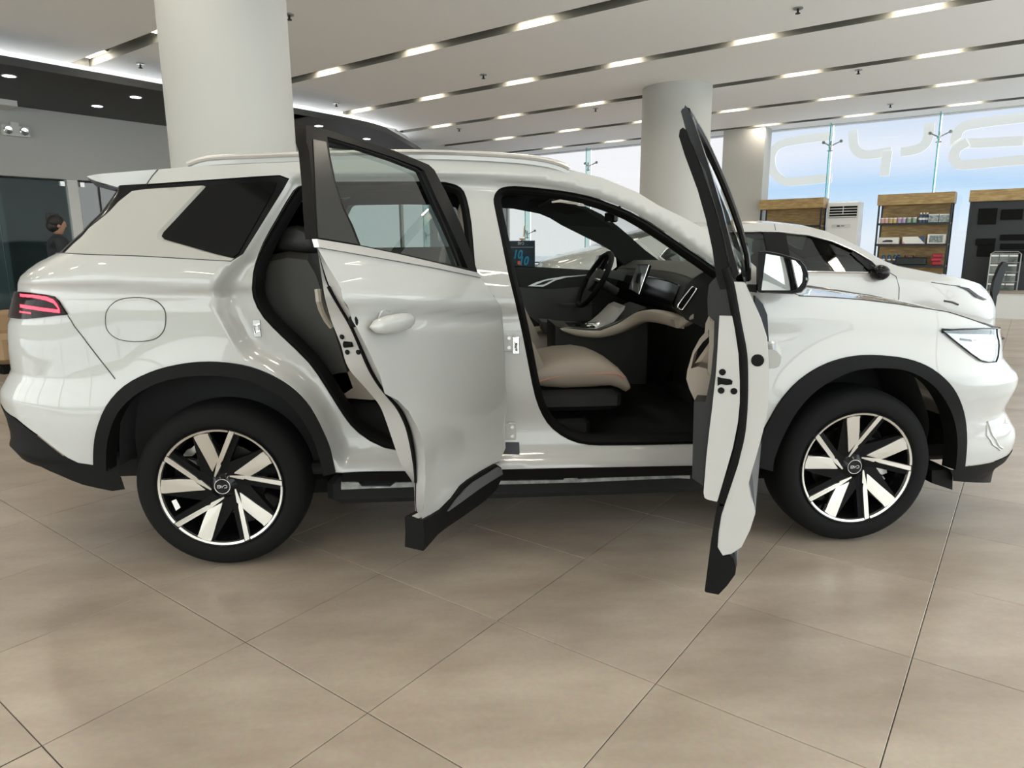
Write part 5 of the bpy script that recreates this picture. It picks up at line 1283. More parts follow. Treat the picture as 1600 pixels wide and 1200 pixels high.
# ================================================================== SECOND CAR
ZB2=[(1.9,1.10),(3,1.08),(4.4,1.02),(5.3,.95),(6.6,.80)]
Y2=3.6; M2=Y2+.93
def rt2(): return [(.2,2.0),(.6,1.75),(.9,1.72),(1.15,1.95),(1.6,2.6)]
body2=Body(Y2,M2,2.35,5.75,.40,.55,sorted([(ony(x,y,Y2+.2).z,2.35-(2.35-ony(x,y,Y2+.2).x)/.9) for x,y in((900,404),(885,409),(872,416),(866,424),(864,440),(864,500),(870,560),(880,610))]),sorted([(ony(x,y,Y2+.2).z,5.75+(ony(x,y,Y2+.2).x-5.75)/.8) for x,y in((1538,447),(1549,461),(1555,481),(1554,500),(1552,560),(1545,620))]),ZB2,None,((2.65,.44),(5.48,.44)),k=.42,tum0=.10)
sedan=thing('sedan','second white car with dark glass parked behind the SUV near the shelves','car',(4.05,M2,0))
top2=[(893,407.5),(905,404.5),(935,399),(956,393),(975,384),(994,374.5),(1010,369.5),(1040,362),(1080,355.5),(1115,352.5),(1150,351),(1186,349),(1220,349.6),(1262,354),(1290,361),(1319,374),(1347,388),(1369,401),(1385,409),(1403,416),(1445,424),(1487,431.7),(1505,435.5)]
def i2(L,off=0.0):
    o=[]
    for x,y in L:
        p=ony(x,y,Y2+.1); s,z,e=ginv(lambda a,b:body2.P(a,b,off),x,y,(max(2.1,min(5.9,p.x)),p.z)); o.append((s,z))
    return o
tz=[(a,b) for a,b in i2(top2)]
arc=lambda cx,r,n=12:[(cx+r*math.cos(math.pi*k/n),.34+r*math.sin(math.pi*k/n)) for k in range(n+1)]
SC2r=2.35-.5-(M2-Y2-.40); SC2f=5.75+.6+(M2-Y2-.55)
RZ=ony(872,416,Y2+.2).z
ol=[(SC2r,RZ),(1.88,RZ)]+tz+[(a,b) for a,b in i2([(1520,440),(1530,443.5)])]+[(6.3,ony(1545,454,Y2+.2).z),(SC2f,ony(1549,461,Y2+.2).z),(SC2f,.25),(6.2,.25)]+arc(5.48,.37)+arc(2.65,.37)+[(2.1,.28),(SC2r,.30)]
DLO=[(1030,402),(1040,390),(1062,377),(1090,368.5),(1120,364),(1150,362),(1186,361.5),(1215,362),(1262,367),(1300,377),(1335,392),(1362,408),(1374,420),(1374,424.5),(1361,425.5),(1262,424),(1150,421),(1090,419),(1062,417),(1045,413)]
dl=i2(DLO)
q,n=sheet(simplify(ol),[dl],lambda s,z:body2.P(s,z),.06)
obj('body_side',q,M['paint'],sedan,normals=n)
def mir2(m):
    q=MB(); q.v=[Vector((v.x,2*M2-v.y,v.z)) for v in m.v]; q.f=[tuple(reversed(f)) for f in m.f]; return q
obj('body_side',mir2(q),M['paint'],sedan,smooth=True)
tpts=[body2.P(*p) for p in resample(tz,.1,False)]
rows=[]
for p in tpts:
    rows.append([Vector((p.x,p.y+(2*M2-2*p.y)*k/10,p.z+.05*(1-abs(2*k/10-1)**2.5))) for k in range(11)])
def seg(x0,x1): return [r for r in rows if x0<=r[0].x<=x1]
M['glassdark']=mat('dark_green_glass',(.012,.02,.018),.05,spec=.4)
xs_=[p.x for p in tpts]
def px_x(x,y): return i2([(x,y)])[0][0]
a0,a1,a2,a3=px_x(956,393),px_x(1060,358),px_x(1275,357),px_x(1375,404)
for nm,u,v,m_ in(('boot_lid',-9,a0+.1,M['paint']),('rear_window',a0,a1,M['glassdark']),('roof',a1-.1,a2+.1,M['paint']),('windscreen',a2,a3+.1,M['glassdark']),('hood',a3,99,M['paint'])):
    g_=seg(u,v)
    if len(g_)>1: obj(nm,MB().loft(list(reversed(g_)),close=False,cap=False),m_,sedan,smooth=True,ang=60)
rw=[rows[-1]]
for s_,z_ in resample([tz[-1]]+[(a,b) for a,b in i2([(1520,440),(1530,443.5)])]+[(6.3,ony(1545,454,Y2+.2).z),(SC2f-.001,ony(1549,461,Y2+.2).z)],.1,False)[1:]:
    p=body2.P(s_,z_); w_=1-min(1,max(0,p.y-Y2)/.93)**2; rw.append([Vector((p.x,p.y+(2*M2-2*p.y)*k/10,p.z+.05*(1-abs(2*k/10-1)**2.5)*w_)) for k in range(11)])
obj('hood_nose',MB().loft(list(reversed(rw)),close=False,cap=False),M['paint'],sedan,smooth=True,ang=60)
rw=[]
for s_,z_ in resample([(SC2r+.001,RZ),(1.88,RZ),tz[0]],.08,False):
    p=body2.P(s_,z_); w_=1-min(1,max(0,p.y-Y2)/.93)**2; rw.append([Vector((p.x,p.y+(2*M2-2*p.y)*k/10,p.z+.05*(1-abs(2*k/10-1)**2.5)*w_)) for k in range(11)])
rw.append(rows[0]); obj('boot_edge',MB().loft(list(reversed(rw)),close=False,cap=False),M['paint'],sedan,smooth=True,ang=60)
M['g2']=glass('green_window_glass',(.46,.56,.54),.02)
q,n=sheet(dl,[],lambda s,z:body2.P(s,z,.02),.12); obj('side_glass',q,M['g2'],sedan,normals=n); obj('side_glass',mir2(q),M['g2'],sedan)
r=slab(i2([(1193,362),(1228,363),(1238,423.5),(1206,422.5)]),[],body2.P,.004,.03,.2,False); obj('pillar_cover',r,M['gloss'],sedan)
r=slab(i2([(1335,392),(1362,408),(1374,420),(1374,425),(1361,425.5),(1352,416),(1330,396)]),[],body2.P,.004,.03,.2,False); obj('sail_panel',r,M['gloss'],sedan)
def s2(P,off,r_,m_,nm,close=False): obj(nm,tube_on(i2(P),lambda s,z:body2.P(s,z,off),r_,close,.06,6),m_,sedan,smooth=True)
s2([(1062,417),(1090,419.5),(1150,421.5),(1262,424.5),(1361,426)],-.004,.009,M['chrome'],'belt_moulding')
s2([(1030,402),(1040,390),(1062,377),(1090,368.5),(1120,364),(1150,362),(1186,361.5),(1215,362),(1262,367),(1300,377),(1335,392),(1362,408)],-.004,.008,M['chrome'],'roof_moulding')
s2([(1030,402),(1045,413),(1062,417)],-.003,.014,M['satin'],'window_surround')
s2([(1387,424),(1400,432),(1405,450),(1404,470)],.000,.004,M['gap'],'panel_gap'); s2([(1455,441),(1475,444),(1500,447)],.0,.004,M['gap'],'panel_gap'); s2([(1360,414),(1378,423),(1388,424)],.0,.004,M['gap'],'panel_gap')
s2([(1210,350),(1212,360)],.0,.003,M['gap'],'panel_gap')
r=slab(i2([(1496,447.5),(1512,448),(1530,450),(1541,456),(1546,466),(1538,468),(1526,463),(1512,453)]),[],body2.P,-.006,.02,.1,False); hl2=obj('headlamp',r,M['lampbowl'],sedan)
r=slab(i2([(1494,446.5),(1512,450),(1527,461),(1541,468),(1537,469),(1523,464),(1510,453)]),[],body2.P,-.012,-.005,.1,False); obj('lamp_trim',r,M['gloss'],hl2)
s2([(1475,470),(1487,472),(1497,476)],-.002,.010,M['gap'],'bumper_slot')
p=ony(1375,426,Y2-.02); q=MB(); q.ball(p,1,12,8,(.085,.10,.075)); q.tube([p,p+Vector((-.08,.14,.03))],.02,8); obj('door_mirror',q,M['gloss'],sedan,smooth=True)
for cx in(2.65,5.48):
    for yy,sg in((Y2+.03,-1),(2*M2-Y2-.03,1)):
        O=Vector((cx,yy,.34)); ax=Vector((0,sg,0)); tp=[(.22,-.2),(.33,-.21),(.34,-.16),(.342,-.1),(.34,-.04),(.32,0),(.27,.0),(.25,-.01)]
        t=obj('tyre',MB().lathe(tp,O,ax,40),M['tyre'],sedan,smooth=True,ang=50); q=MB().lathe([(0,-.03),(.06,-.03),(.10,-.05),(.24,-.01),(.25,-.01)],O,ax,40); obj('wheel_disc',q,M['disc'],t,smooth=True)
q=MB(); q.bevbox((4.05,M2,.60),(3.4,1.5,.72),.05); obj('cabin_lower',q,M['dark'],sedan)
for xx in(3.3,4.3):
    for yy in(Y2+.5,2*M2-Y2-.5):
        q=MB(); q.bevbox((xx-.15,yy,1.0),(.14,.45,.5),.05,Matrix.Rotation(-.3,3,'Y')); q.bevbox((xx-.25,yy,1.31),(.09,.24,.15),.035); obj('seat',q,M['seatdark'],sedan,smooth=True)
# ================================================================== SHELVES AND AIR CONDITIONER
m=mat('oak_laminate',(.40,.255,.115),.45); nt=m.node_tree; p=nt.nodes['Principled BSDF']; t=nt.nodes.new('ShaderNodeTexCoord'); mp=nt.nodes.new('ShaderNodeMapping'); mp.inputs['Rotation'].default_value=(0,0,-TH); mp.inputs['Scale'].default_value=(.8,6,22)
n_=nt.nodes.new('ShaderNodeTexNoise'); n_.inputs['Scale'].default_value=1.5; n_.inputs['Detail'].default_value=5; r_=nt.nodes.new('ShaderNodeValToRGB'); geo=nt.nodes.new('ShaderNodeNewGeometry')
nt.links.new(geo.outputs['Position'],mp.inputs[0]); nt.links.new(mp.outputs[0],n_.inputs['Vector']); nt.links.new(n_.outputs['Fac'],r_.inputs[0]); nt.links.new(r_.outputs[0],p.inputs['Base Color'])
r_.color_ramp.elements[0].position=.3; r_.color_ramp.elements[0].color=(.26,.16,.06,1); r_.color_ramp.elements[1].position=.7; r_.color_ramp.elements[1].color=(.50,.35,.15,1)
M['oak']=m; AS=14.15; AD=.42
def bbox(b0,b1,a0,a1,z0,z1,m_,nm,par,**k):
    q=MB(); wallbox(b0,b1,a0,a1,z0,z1,q); return obj(nm,q,m_,par,**k)
M['post']=mat('black_steel_post',(.012,.018,.022),.4)
def unit(x0,y0,x1,y1,label,shelves,name='shelf_unit',board=None):
    p0=onA(x0,y0,AS); p1=onA(x1,y1,AS); b0,b1=p0[0],p1[0]; zt=(p0[2]+p1[2])/2
    r=thing(name,label,'shelf',bw((b0+b1)/2,AS,0))
    bbox(b0-.02,b1+.02,AS-.02,AS+AD,zt-.20,zt,M['oak'],'header_board',r)
    bbox(b0+.03,b1-.03,AS+AD-.03,AS+AD,.08,zt-.20,board or M['oak'],'back_panel',r)
    for b in(b0,b1-.03):
        for a in(AS,AS+AD-.04): bbox(b,b+.03,a,a+.03,0,zt-.2,M['post'],'post',r)
    for z in shelves:
        s_=bbox(b0+.02,b1-.02,AS+.01,AS+AD-.03,z-.03,z,M['oak'],'shelf_board',r); bbox(b0,b1,AS-.005,AS+.012,z-.04,z+.002,M['post'],'shelf_rail',s_)
    bbox(b0,b1,AS,AS+AD,0,.1,M['post'],'plinth',r)
    return r,b0,b1,zt
zs_=lambda x,y:onA(x,y,AS)[2]
z1,z2_,z3=zs_(1427,348),zs_(1424,381),zs_(1475,415)
uA=unit(1189,312.5,1286,308.5,'oak display shelf with wide header board beside the square column',[zs_(1265,352),1.1,.5])
uB=unit(1374,304.6,1491,299,'oak display shelf stocked with car-care goods, right of the air conditioner',[z1,z2_,z3,.45])
M['peg']=mat('black_pegboard',(.018,.022,.025),.55)
uC=unit(1518,298,1648,291,'tall black display board under an oak header at the right edge',[.42],'display_board',M['peg'])
bbox(uC[1]+.0,uC[2],AS+.02,AS+.05,.45,uC[3]-.2,M['peg'],'pegboard',uC[0])
# vague accessories on the board
k_=0
for x,y,w_,h_ in((1543,338,.28,.28),(1581,335,.32,.18),(1540,378,.30,.12),(1540,392,.26,.20),(1582,371,.36,.10),(1582,385,.36,.10),(1583,400,.30,.2)):
    b,a,z=onA(x,y,AS); k_+=1
    q=MB(); q.bevbox((0,0,0),(w_,.03,h_),.02,Matrix.Rotation(TH,3,'Z')); q.v=[v+bw(b,AS-.0,z) for v in q.v]
    o=obj('accessory_pack',q,M['rubber']); tag(o,'dark flat accessory pack on the black board, '+['upper left','upper right','middle left slim one','middle left square one','oval one upper right of centre','oval one below it','lower right square one'][k_-1],'car accessory','dark packs hung on the display board')
# goods on shelf unit B
def can(b,z,r,h,m_,nm,label,cat,grp,a=None,flat=True):
    q=MB(); q.cyl(bw(b,a or AS+.12,z),(0,0,1),r,h,14); o=obj(nm,q,m_,smooth=True); return tag(o,label,cat,grp)
cols=dict(pink=(.62,.36,.36),yellow=(.55,.42,.18),purple=(.42,.32,.50),green=(.25,.40,.30))
for n,c in cols.items(): M['can_'+n]=mat(n+'_label',c,.5)
xx=[1378.5,1385,1391.5,1398,1405,1412,1420,1428.5]
for i,(x,n) in enumerate(zip(xx,('pink','pink','yellow','yellow','purple','purple','green','green'))):
    b,a,z=onA(x,346.5,AS+.12); t=thing('air_freshener_tub',f'{n} tub on the top shelf right of the air conditioner, {"left" if i%2==0 else "right"} of the {n} pair','tub',bw(b,AS+.12,z1),'pastel tubs on the top shelf')
    q=MB().cyl(bw(b,AS+.12,z1),(0,0,1),.040,.085,14); obj('tub',q,M['can_'+n],t,smooth=True); q=MB().cyl(bw(b,AS+.12,z1+.085),(0,0,1),.041,.018,14); obj('lid',q,M['paper'],t,smooth=True)
M['bluelbl']=mat('blue_bottle',(.03,.07,.16),.35)
for i,x in enumerate((1438,1443,1448)):
    b,a,z=onA(x,344,AS+.12); t=thing('spray_bottle',f'dark blue bottle with white cap on the top shelf, {["left","middle","right"][i]} of three','bottle',bw(b,AS+.12,z1),'blue bottles on the top shelf')
    q=MB().lathe([(0,0),(.033,0),(.033,.12),(.012,.145),(.012,.16)],bw(b,AS+.12,z1),(0,0,1),12); obj('bottle_body',q,M['bluelbl'],t,smooth=True); q=MB().cyl(bw(b,AS+.12,z1+.155),(0,0,1),.016,.03,10); obj('cap',q,M['paper'],t)
    q=MB().lathe([(.0335,.05),(.0335,.09)],bw(b,AS+.12,z1),(0,0,1),12); obj('bottle_label',q,M['paper'],t,smooth=True)
M['packgrey']=mat('grey_clear_pack',(.22,.26,.26),.15,noise=.6,nscale=25)
for i,(xa,xb) in enumerate(((1451,1466.5),(1467.5,1484))):
    b0=onA(xa,345,AS+.12)[0]; b1=onA(xb,345,AS+.12)[0]; t=thing('boxed_kit',f'grey clear-fronted box on the top shelf, {["left","right"][i]} one at the shelf end','box',bw(b0,AS+.1,z1),'grey boxes on the top shelf')
    bbox(b0,b1,AS+.06,AS+.22,z1,z1+.13,M['packgrey'],'window_box',t); bbox(b0,b1,AS+.055,AS+.225,z1+.13,z1+.15,M['paper'],'box_top',t)
for i,(xa,xb,hh_,lb) in enumerate(((1371.5,1404.5,.125,'low white carton printed with a dark car shape'),(1410,1445,.135,'wide white carton with a slanted dark blue corner'),(1449,1476,.175,'tall white carton printed with a small dark figure'))):
    b0=onA(xa,378,AS+.1)[0]; b1=onA(xb,378,AS+.1)[0]; t=thing('carton',lb+' on the middle shelf','box',bw(b0,AS+.1,z2_)); z0=z2_
    c_=bbox(b0,b1,AS+.06,AS+.25,z0,z0+hh_,M['paper'],'carton_body',t)
    if i==0: q=MB(); Mx=basis(bw((b0+b1)/2,AS+.058,z0+.055),BB,(0,0,1)); q=xf(MB().prism([Vector(v+(0,)) for v in((-.10,-.02),(.07,-.02),(.09,.0),(.06,.02),(-.03,.022),(-.09,.005))],(0,0,.003)),Mx); obj('carton_print',q,M['ink'],c_); bbox(b0+.05,b1-.05,AS+.057,AS+.06,z0+.012,z0+.018,M['can_pink'],'print_stripe',c_)
    if i==1: q=MB().prism([bw(b1-.12,AS+.058,z0+hh_),bw(b1,AS+.058,z0+hh_),bw(b1,AS+.058,z0+.01)],BA*.002); obj('carton_print',q,M['bluelbl'],c_); q=MB().prism([bw(b0,AS+.058,z0+.06),bw(b0,AS+.058,z0),bw(b0+.06,AS+.058,z0)],BA*.002); obj('print_corner',q,M['can_pink'],c_)
    if i==2: bbox(b0+.03,b1-.03,AS+.057,AS+.06,z0+.02,z0+hh_-.02,M['packgrey'],'carton_print',c_); q=MB(); q.lathe([(.022,0),(.030,0),(.030,.003),(.022,.003)],bw((b0+b1)/2,AS+.055,z0+.085),BA,14); obj('print_ring',q,M['ink'],c_)
M['redbottle']=mat('dark_red_bottle',(.12,.015,.02),.4); M['redpack']=mat('red_pack',(.36,.03,.05),.45)
for i,(x,y0_,y1_) in enumerate(((1380,397,403),(1389,397,403),(1398,397,403),(1404,398,403))):
    b,a,z=onA(x,405,AS+.14); t=thing('cleaner_bottle',f'small dark bottle with pale label on the lower shelf, {ordn[i]} from the left','bottle',bw(b,AS+.14,z3),'dark bottles on the lower shelf')
    q=MB().lathe([(0,0),(.034,0),(.034,.17),(.012,.19),(.012,.205)],bw(b,AS+.14,z3),(0,0,1),12); obj('bottle_body',q,M['bluelbl'],t,smooth=True); q=MB().cyl(bw(b,AS+.14,z3+.2),(0,0,1),.015,.02,8); obj('cap',q,M['packgrey'],t); q=MB().lathe([(.0345,.09),(.0345,.115)],bw(b,AS+.14,z3),(0,0,1),12); obj('bottle_label',q,M['paper'],t)
for i,x in enumerate((1416,1429)):
    b,a,z=onA(x,402,AS+.14); o=can(b,z3+.075,.030,.11,M['redbottle'],'red_can',f'dark red can behind the charcoal case, {["left","right"][i]} one','can','red cans on the lower shelf')
    o2=MB(); 
b0,b1=onA(1399,412,AS+.1)[0],onA(1447,412,AS+.1)[0]; q=MB(); q.bevbox((0,0,0),(b1-b0,.2,.15),.02,Matrix.Rotation(TH,3,'Z')); q.v=[v+bw((b0+b1)/2,AS+.12,z3+.075) for v in q.v]; tag(obj('tool_case',q,M['post']),'wide charcoal case on the lower shelf under the cans','case')
for i,(x,dz) in enumerate(((1464,0.0),(1462,-.14),(1464,-.24))):
    b=onA(x,412,AS+.1)[0]; q=MB(); q.bevbox((0,0,0),(.17,.2,.07),.02,Matrix.Rotation(TH,3,'Z')); q.v=[v+bw(b,AS+.12,z3+.036+dz*0+i*.071) for v in q.v]; tag(obj('red_pack',q,M['redpack']),f'red soft pack at the right end of the lower shelf, {["bottom","middle","top"][i]} of the stack','pack','red packs stacked on the lower shelf')
# air conditioner
p0=onA(1292.7,316.7,14.3); p1=onA(1345,314,14.3); b0,b1,zt=p0[0],p1[0],(p0[2]+p1[2])/2
ac=thing('air_conditioner','white floor-standing air conditioner between the two oak shelves','air conditioner',bw((b0+b1)/2,14.45,0))
M['acw']=mat('white_appliance',(.74,.74,.73),.35)
q=MB(); q.bevbox((0,0,0),(b1-b0,.36,zt),.02,Matrix.Rotation(TH,3,'Z')); q.v=[v+bw((b0+b1)/2,14.48,zt/2) for v in q.v]; obj('cabinet',q,M['acw'],ac,smooth=True)
zg1,zg0=onA(1300,322,14.3)[2],onA(1300,340.5,14.3)[2]; gb0,gb1=b0+.06,b1-.05
gr_=bbox(gb0,gb1,14.285,14.30,zg0,zg1,M['rubber'],'outlet_grille',ac)
for i in range(5): z=zg0+(zg1-zg0)*(i+.0)/4.4+.01; bbox(gb0,gb1,14.27,14.287,z,z+.014,M['acw'],'louvre',gr_)
bbox((gb0+gb1)/2-.005,(gb0+gb1)/2+.005,14.268,14.28,zg0+.06,zg1,M['acw'],'louvre_rib',gr_)
zp=onA(1320,353,14.3)[2]; pn=bbox(gb0+.06,gb1-.10,14.285,14.298,zp-.035,zp+.035,M['satin'],'control_panel',ac); bbox(gb0+.16,gb0+.22,14.28,14.286,zp-.012,zp+.012,M['ink'],'display_window',pn); bbox(gb0+.24,gb0+.30,14.28,14.286,zp-.006,zp+.008,M['ink'],'button_row',pn)
for i in range(14): z=.3+i*.075; bbox(gb0,gb1,14.288,14.302,z,z+.012,M['frame'],'intake_slat',ac)
# low bench with clear packs under the board
bt=bbox(uC[1]-.02,uC[2]+.3,13.75,14.12,0,.44,M['frame'],'display_bench',None); tag(bt,'low white bench with brown top below the black board','bench')
bbox(uC[1]-.03,uC[2]+.32,13.73,14.13,.44,.48,M['taupe'],'bench_top',bt)
M['clearpack']=glass('green_tinted_pack',(.30,.42,.36),.14,.1)
ib=0
for r0 in range(4):
    for c0 in range(3):
        x=1545.5+c0*14.5; z=.482+r0*.165; b=onA(x,470,13.9)[0]; ib+=1
        t=thing('clear_box',f'greenish clear goods box on the bench, row {["bottom","second","third","top"][r0]}, {["left","middle","right"][c0]}','box',bw(b,13.9,z),'clear boxes stacked on the bench')
        bbox(b-.066,b+.066,13.82,13.98,z,z+.155,M['clearpack'],'shell',t); bbox(b-.05,b+.05,13.86,13.94,z+.01,z+.10,M['packgrey'],'contents',t); bbox(b-.06,b+.06,13.815,13.83,z+.10,z+.125,M['paper'],'pack_card',t)
rk=thing('wire_rack','thin metal rack frame around the clear boxes','rack',bw(onA(1562,470,13.8)[0],13.8,.48))
bl_=onA(1539,470,13.8)[0]; br_=onA(1586,470,13.8)[0]; q=MB(); q.tube([bw(bl_,13.8,.48),bw(bl_,13.8,1.12),bw(bl_+.05,13.8,1.16),bw(br_-.05,13.8,1.16),bw(br_,13.8,1.12),bw(br_,13.8,.48)],.010,6); obj('rack_frame',q,M['steel'],rk)
for z in(.645,.81,.975): bbox(bl_,br_,13.79,13.80,z-.005,z+.004,M['steel'],'rack_bar',rk)
# leaning black stand in front of the second car
bpz=[(1568.8,409),(1576,411),(1574,417.5),(1567,436),(1561.5,456),(1558,463),(1555.5,480),(1555,505),(1551.5,505),(1552,472.5),(1550.5,456),(1554,437.7),(1561.5,419)]
YS=6.3; pl_=[ony(x,y,YS) for x,y in bpz]; st=thing('floor_stand','black slanted floor stand at the nose of the second white car','stand',(pl_[8].x,YS,0)); obj('stand_head',MB().prism(pl_,(0,.05,0)),M['gloss'],st)
q=MB(); q.tube([(pl_[8].x+.015,YS+.02,0.02),(pl_[8].x+.015,YS+.02,pl_[8].z)],.018,8); q.cyl((pl_[8].x+.015,YS+.02,0),(0,0,1),.16,.02,20); obj('stand_base',q,M['gloss'],st)
# ================================================================== POSTER ON AN EASEL, RAILING
AP=13.2
pz=[onA(x,y,AP) for x,y in((793,377),(835.5,375.3),(828,440))]; b0,b1,zt=pz[0][0],pz[1][0],(pz[0][2]+pz[1][2])/2
es=thing('poster_easel','wooden easel holding a dark blue poster, seen through the car windows','poster stand',bw((b0+b1)/2,AP,0))
M['navy']=mat('navy_poster',(.018,.035,.06),.5); M['easel']=mat('pine_wood',(.62,.40,.18),.5); M['cyan']=mat('cyan_print',(.03,.30,.50),.5); M['orange']=mat('orange_print',(.75,.16,.06),.5)
q=MB(); Mp=basis(bw((b0+b1)/2,AP,zt-.45),BB,(0,0,1)); wdt=b1-b0
q=xf(MB().prism([Vector(v+(0,)) for v in((-wdt/2,-.45),(wdt/2,-.45),(wdt/2,.45),(-wdt/2,.45))],(0,0,-.012)),Mp); po=obj('poster_panel',q,M['navy'],es)
lg=MB()
for s_ in LOGO: t=stroke([(x*.15,y*.17+.385) for x,y in s_],.012,.002,Mp); lg.add(t.v,t.f)
obj('poster_logo',lg,M['printw'],po)
R4=random.Random(5); q=MB(); x=-wdt/2+.05
while x<wdt/2-.06:
    l=R4.uniform(.012,.035); t=stroke([(x,.29),(x+l,.29)],.010,.002,Mp); q.add(t.v,t.f); x+=l+.006
obj('poster_text_line',q,M['printw'],po)
for dx,dy,nm in((-.12,.01,'ten'),(.07,-.15,'ten')):
    t=xf(text_mb('10',.30,'CENTER',0,.010),Mp@Matrix.Translation((dx,dy,.003))@Matrix(((1,.25,0,0),(0,1,0,0),(0,0,1,0),(0,0,0,1)))); obj('poster_number',t,M['cyan'],po)
q=MB().prism([Mp@Vector((-.06+.05*math.cos(a)*(1.2 if i%2 else .9),-.10+.05*math.sin(a),.004)) for i,a in enumerate([2*math.pi*k/8 for k in range(8)])],BA*.001); obj('poster_spot',q,M['orange'],po)
c=bw((b0+b1)/2+.02,AP,0)
for dx,dy,z1_ in((-.35,-.05,zt+.05),(.35,-.05,zt+.05)): q=MB().tube([c+BB*dx+BA*.03,c+BB*dx*.08+BA*.05+Vector((0,0,z1_))],.014,6); obj('easel_leg',q,M['easel'],es)
q=MB().tube([c+BA*.5,c+BA*.04+Vector((0,0,zt+.02))],.014,6); obj('easel_leg',q,M['easel'],es)
p=Vector(onplane(819,361,bw(0,AP),BA)); q=MB(); q.tube([p+Vector((0,0,-.14))-BB*.012,p+Vector((0,0,.12))+BB*.018],.017,6); obj('easel_mast',q,M['easel'],es)
q=MB(); q.bevbox((0,0,0),(.16,.04,.035),.006,Matrix.Rotation(TH,3,'Z')); q.v=[v+onplane(816,373.5,bw(0,AP-.03),BA) for v in q.v]; obj('easel_clamp',q,M['easel'],es)
bbox((b0+b1)/2-.35,(b0+b1)/2+.35,AP-.06,AP+.0,zt-.94,zt-.90,M['easel'],'easel_ledge',es)
rl_=thing('railing','low white panel with slim handrail along the far glass','railing',bw(-8,14.5,0))
z_r=onA(850,410,14.5)[2]; bbox(-9.8,-6.6,14.48,14.53,z_r-.02,z_r+.02,M['taupe'],'handrail',rl_)
bbox(-9.8,-6.6,14.5,14.52,.1,z_r-.06,M['frame'],'panel',rl_)
for b in(-9.8,-8.2,-6.62): bbox(b,b+.03,14.49,14.53,0,z_r-.02,M['frame'],'rail_post',rl_)
# ================================================================== PERSON BY THE GLASS DOORS, LOUNGE SEAT, OFFICE BITS
def skin(name,joints,edges,mat_,par,sub=2):
    me=bpy.data.meshes.new(name); me.from_pydata([j[0] for j in joints],edges,[]); o=bpy.data.objects.new(name,me); SC.collection.objects.link(o)
    me.materials.append(mat_); sm_=o.modifiers.new('skin','SKIN'); 
    for i,j in enumerate(joints):
        v=me.skin_vertices[0].data[i]; r=j[1]; v.radius=r if isinstance(r,tuple) else(r,r); v.use_root=(i==0)
    sm_.use_smooth_shade=True; ss=o.modifiers.new('s','SUBSURF'); ss.levels=ss.render_levels=sub
    o.parent=par; o.matrix_parent_inverse=Matrix.Translation(-Vector(par['_o'])); return o
r=ray(95,400)/FPX; r.z=0; base=CAM+r.normalized()*10.4; base.z=0
per=thing('person','person in a dark shirt standing by the glass doors at left, facing away','person',base)
fw=BB*.2+BA*.98; fw=Vector((fw.x,fw.y,0)).normalized(); sd=Vector((fw.y,-fw.x,0))   # facing / right side
def J3(s_,f_,z): v=base+sd*s_+fw*f_; return (v.x,v.y,z)
M['shirt']=mat('navy_shirt',(.014,.015,.02),.8); M['trouser']=mat('black_trousers',(.012,.012,.014),.8); M['skin']=mat('skin',(.32,.18,.12),.5); M['hair']=mat('black_hair',(.008,.007,.006),.6)
jt=[(J3(0,0,.98),(.15,.11)),(J3(0,.0,1.15),(.145,.105)),(J3(0,0,1.35),(.165,.115)),(J3(0,-.01,1.45),(.13,.09)),(J3(0,.0,1.52),(.062,.062)),
 (J3(.17,-.01,1.43),.07),(J3(.23,.0,1.18),.052),(J3(.20,.16,.98),.042),(J3(-.17,-.01,1.43),.07),(J3(-.23,0,1.18),.052),(J3(-.20,.16,.98),.042),
 (J3(.09,0,.9),.10),(J3(.10,.02,.50),.075),(J3(.10,-.01,.10),.05),(J3(.10,.12,.04),.042),(J3(-.09,0,.9),.10),(J3(-.10,.02,.50),.075),(J3(-.10,-.01,.10),.05),(J3(-.10,.12,.04),.042)]
eg=[(0,1),(1,2),(2,3),(3,4),(3,5),(5,6),(6,7),(3,8),(8,9),(9,10),(0,11),(11,12),(12,13),(13,14),(0,15),(15,16),(16,17),(17,18)]
skin('body',jt,eg,M['shirt'],per)
hd_=[(J3(0,.0,1.50),.055),(J3(0,.01,1.56),.062),(J3(0,.025,1.63),(.078,.095)),(J3(0,.02,1.69),(.072,.085))]
h_o=skin('head',hd_,[(0,1),(1,2),(2,3)],M['skin'],per)
q=MB(); c=Vector(J3(0,-.005,1.665)); q.ball(c,1,16,10,(.090,.106,.088)); q.ball(c+Vector((0,0,-.05))-fw*.028,1,14,8,(.083,.085,.080)); obj('hair',q,M['hair'],per,smooth=True)
q=MB()
for sg in(-1,1): q.ball(Vector(J3(sg*.082,.01,1.61)),.022,8,6)
obj('ears',q,M['skin'],h_o,smooth=True)
q=MB(); q.ball(Vector(J3(0,.098,1.615)),.012,8,6); obj('nose',q,M['skin'],h_o,smooth=True)
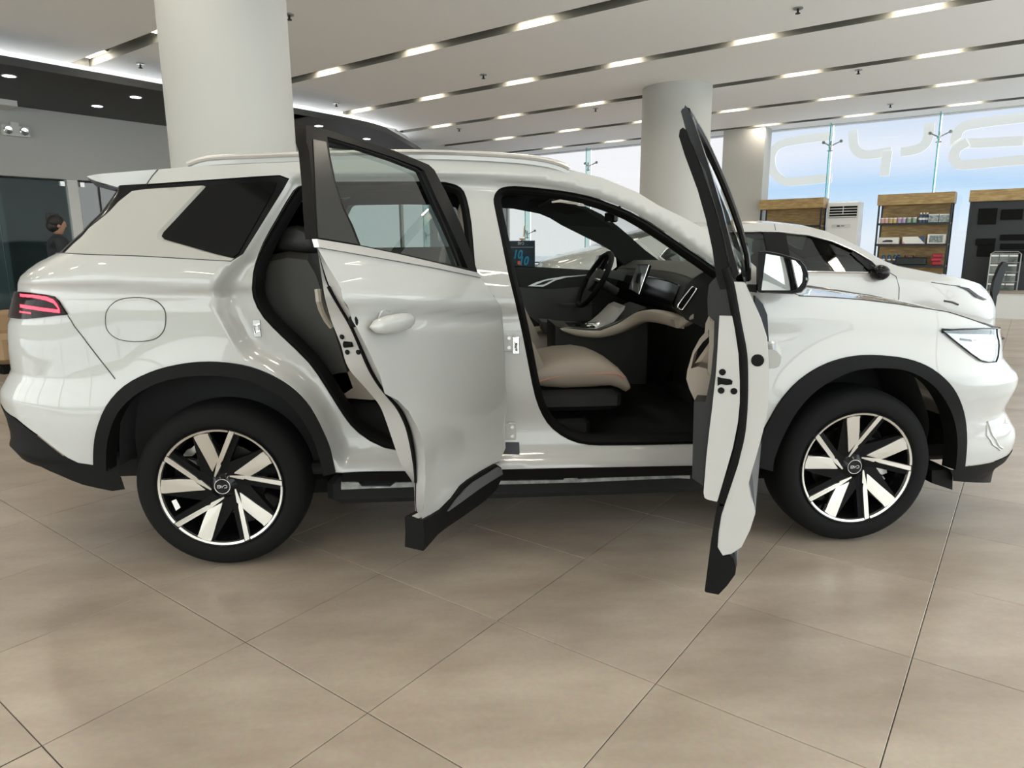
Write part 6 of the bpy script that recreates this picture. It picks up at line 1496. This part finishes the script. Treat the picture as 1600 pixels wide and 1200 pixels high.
for sg in(-1,1):
    tr=[(J3(sg*.09,0,.93),.105),(J3(sg*.10,.02,.50),.082),(J3(sg*.10,-.01,.09),.062)]; skin('trouser_leg',tr,[(0,1),(1,2)],M['trouser'],per)
    hn=[(J3(sg*.20,.16,.98),.035),(J3(sg*.19,.22,.95),(.04,.025)),(J3(sg*.185,.25,.94),(.042,.018))]; hnd=skin('hand',hn,[(0,1),(1,2)],M['skin'],per)
    for k in range(4):
        o_=(-.03+.02*k); fg=[(J3(sg*.185+o_,.25,.94),.009),(J3(sg*.185+o_,.285+.005*(k%3),.925),.008),(J3(sg*.185+o_,.305+.005*(k%3),.90),.007)]; skin('finger',fg,[(0,1),(1,2)],M['skin'],hnd if False else per,1)
    tb=[(J3(sg*.155,.21,.95),.011),(J3(sg*.14,.245,.93),.009),(J3(sg*.145,.27,.915),.008)]; skin('thumb',tb,[(0,1),(1,2)],M['skin'],per,1)
    q=MB(); q.bevbox((0,0,0),(.09,.26,.07),.025,basis((0,0,0),sd,fw).to_3x3()); q.v=[v+Vector(J3(sg*.10,.05,.037)) for v in q.v]; obj('shoe',q,M['rubber'],per,smooth=True)
# lounge seat at the left edge
p=onz(-22,583,0); ls=thing('lounge_seat','tan upholstered lounge seat at the left edge beyond the rear bumper','seat',p)
M['tan']=mat('tan_upholstery',(.30,.20,.11),.7,bump=.3,bscale=200)
R_m=Matrix.Rotation(TH,3,'Z'); 
for nm,c_,d_,rr_,mm_ in(('seat_block',(0,.35,.27),(.62,.62,.34),.06,M['tan']),('backrest',(-.2,.35,.48),(.18,.66,.36),.06,M['tan']),('plinth',(0,.35,.05),(.55,.55,.10),.01,M['rubber'])):
    q=MB(); q.bevbox((0,0,0),d_,rr_,R_m); q.v=[v+p+R_m@Vector(c_) for v in q.v]; obj(nm,q,mm_,ls,smooth=True)
# red call box and strip lamps inside the glazed office
P=onplane(83,343,bw(-12.45,0),BB); b_,a_,z_=wb(P); cb=bbox(-12.5,-12.44,a_-.10,a_+.10,z_-.12,z_+.12,M['redbottle'],'call_box',None); tag(cb,'small dark red box on the office wall behind the glass door','call box'); bbox(-12.435,-12.43,a_-.06,a_+.06,z_-.05,z_+.06,M['packgrey'],'box_window',cb)
M['strip']=mat('office_strip_lamp',(1,1,1),.5,emit=(.9,1,.97),es=14)
for i,(a_,b_) in enumerate(((2.3,-12.2),(4.6,-12.0),(1.2,-11.0))):
    l_=bbox(b_-.06,b_+.06,a_-.3,a_+.3,2.94,2.98,M['strip'],'strip_lamp',None); tag(l_,['white strip lamp in the glazed office, middle one','white strip lamp in the glazed office, rightmost one behind the dark door','white strip lamp in the glazed office, left one nearest the glass'][i],'lamp','strip lamps in the office')
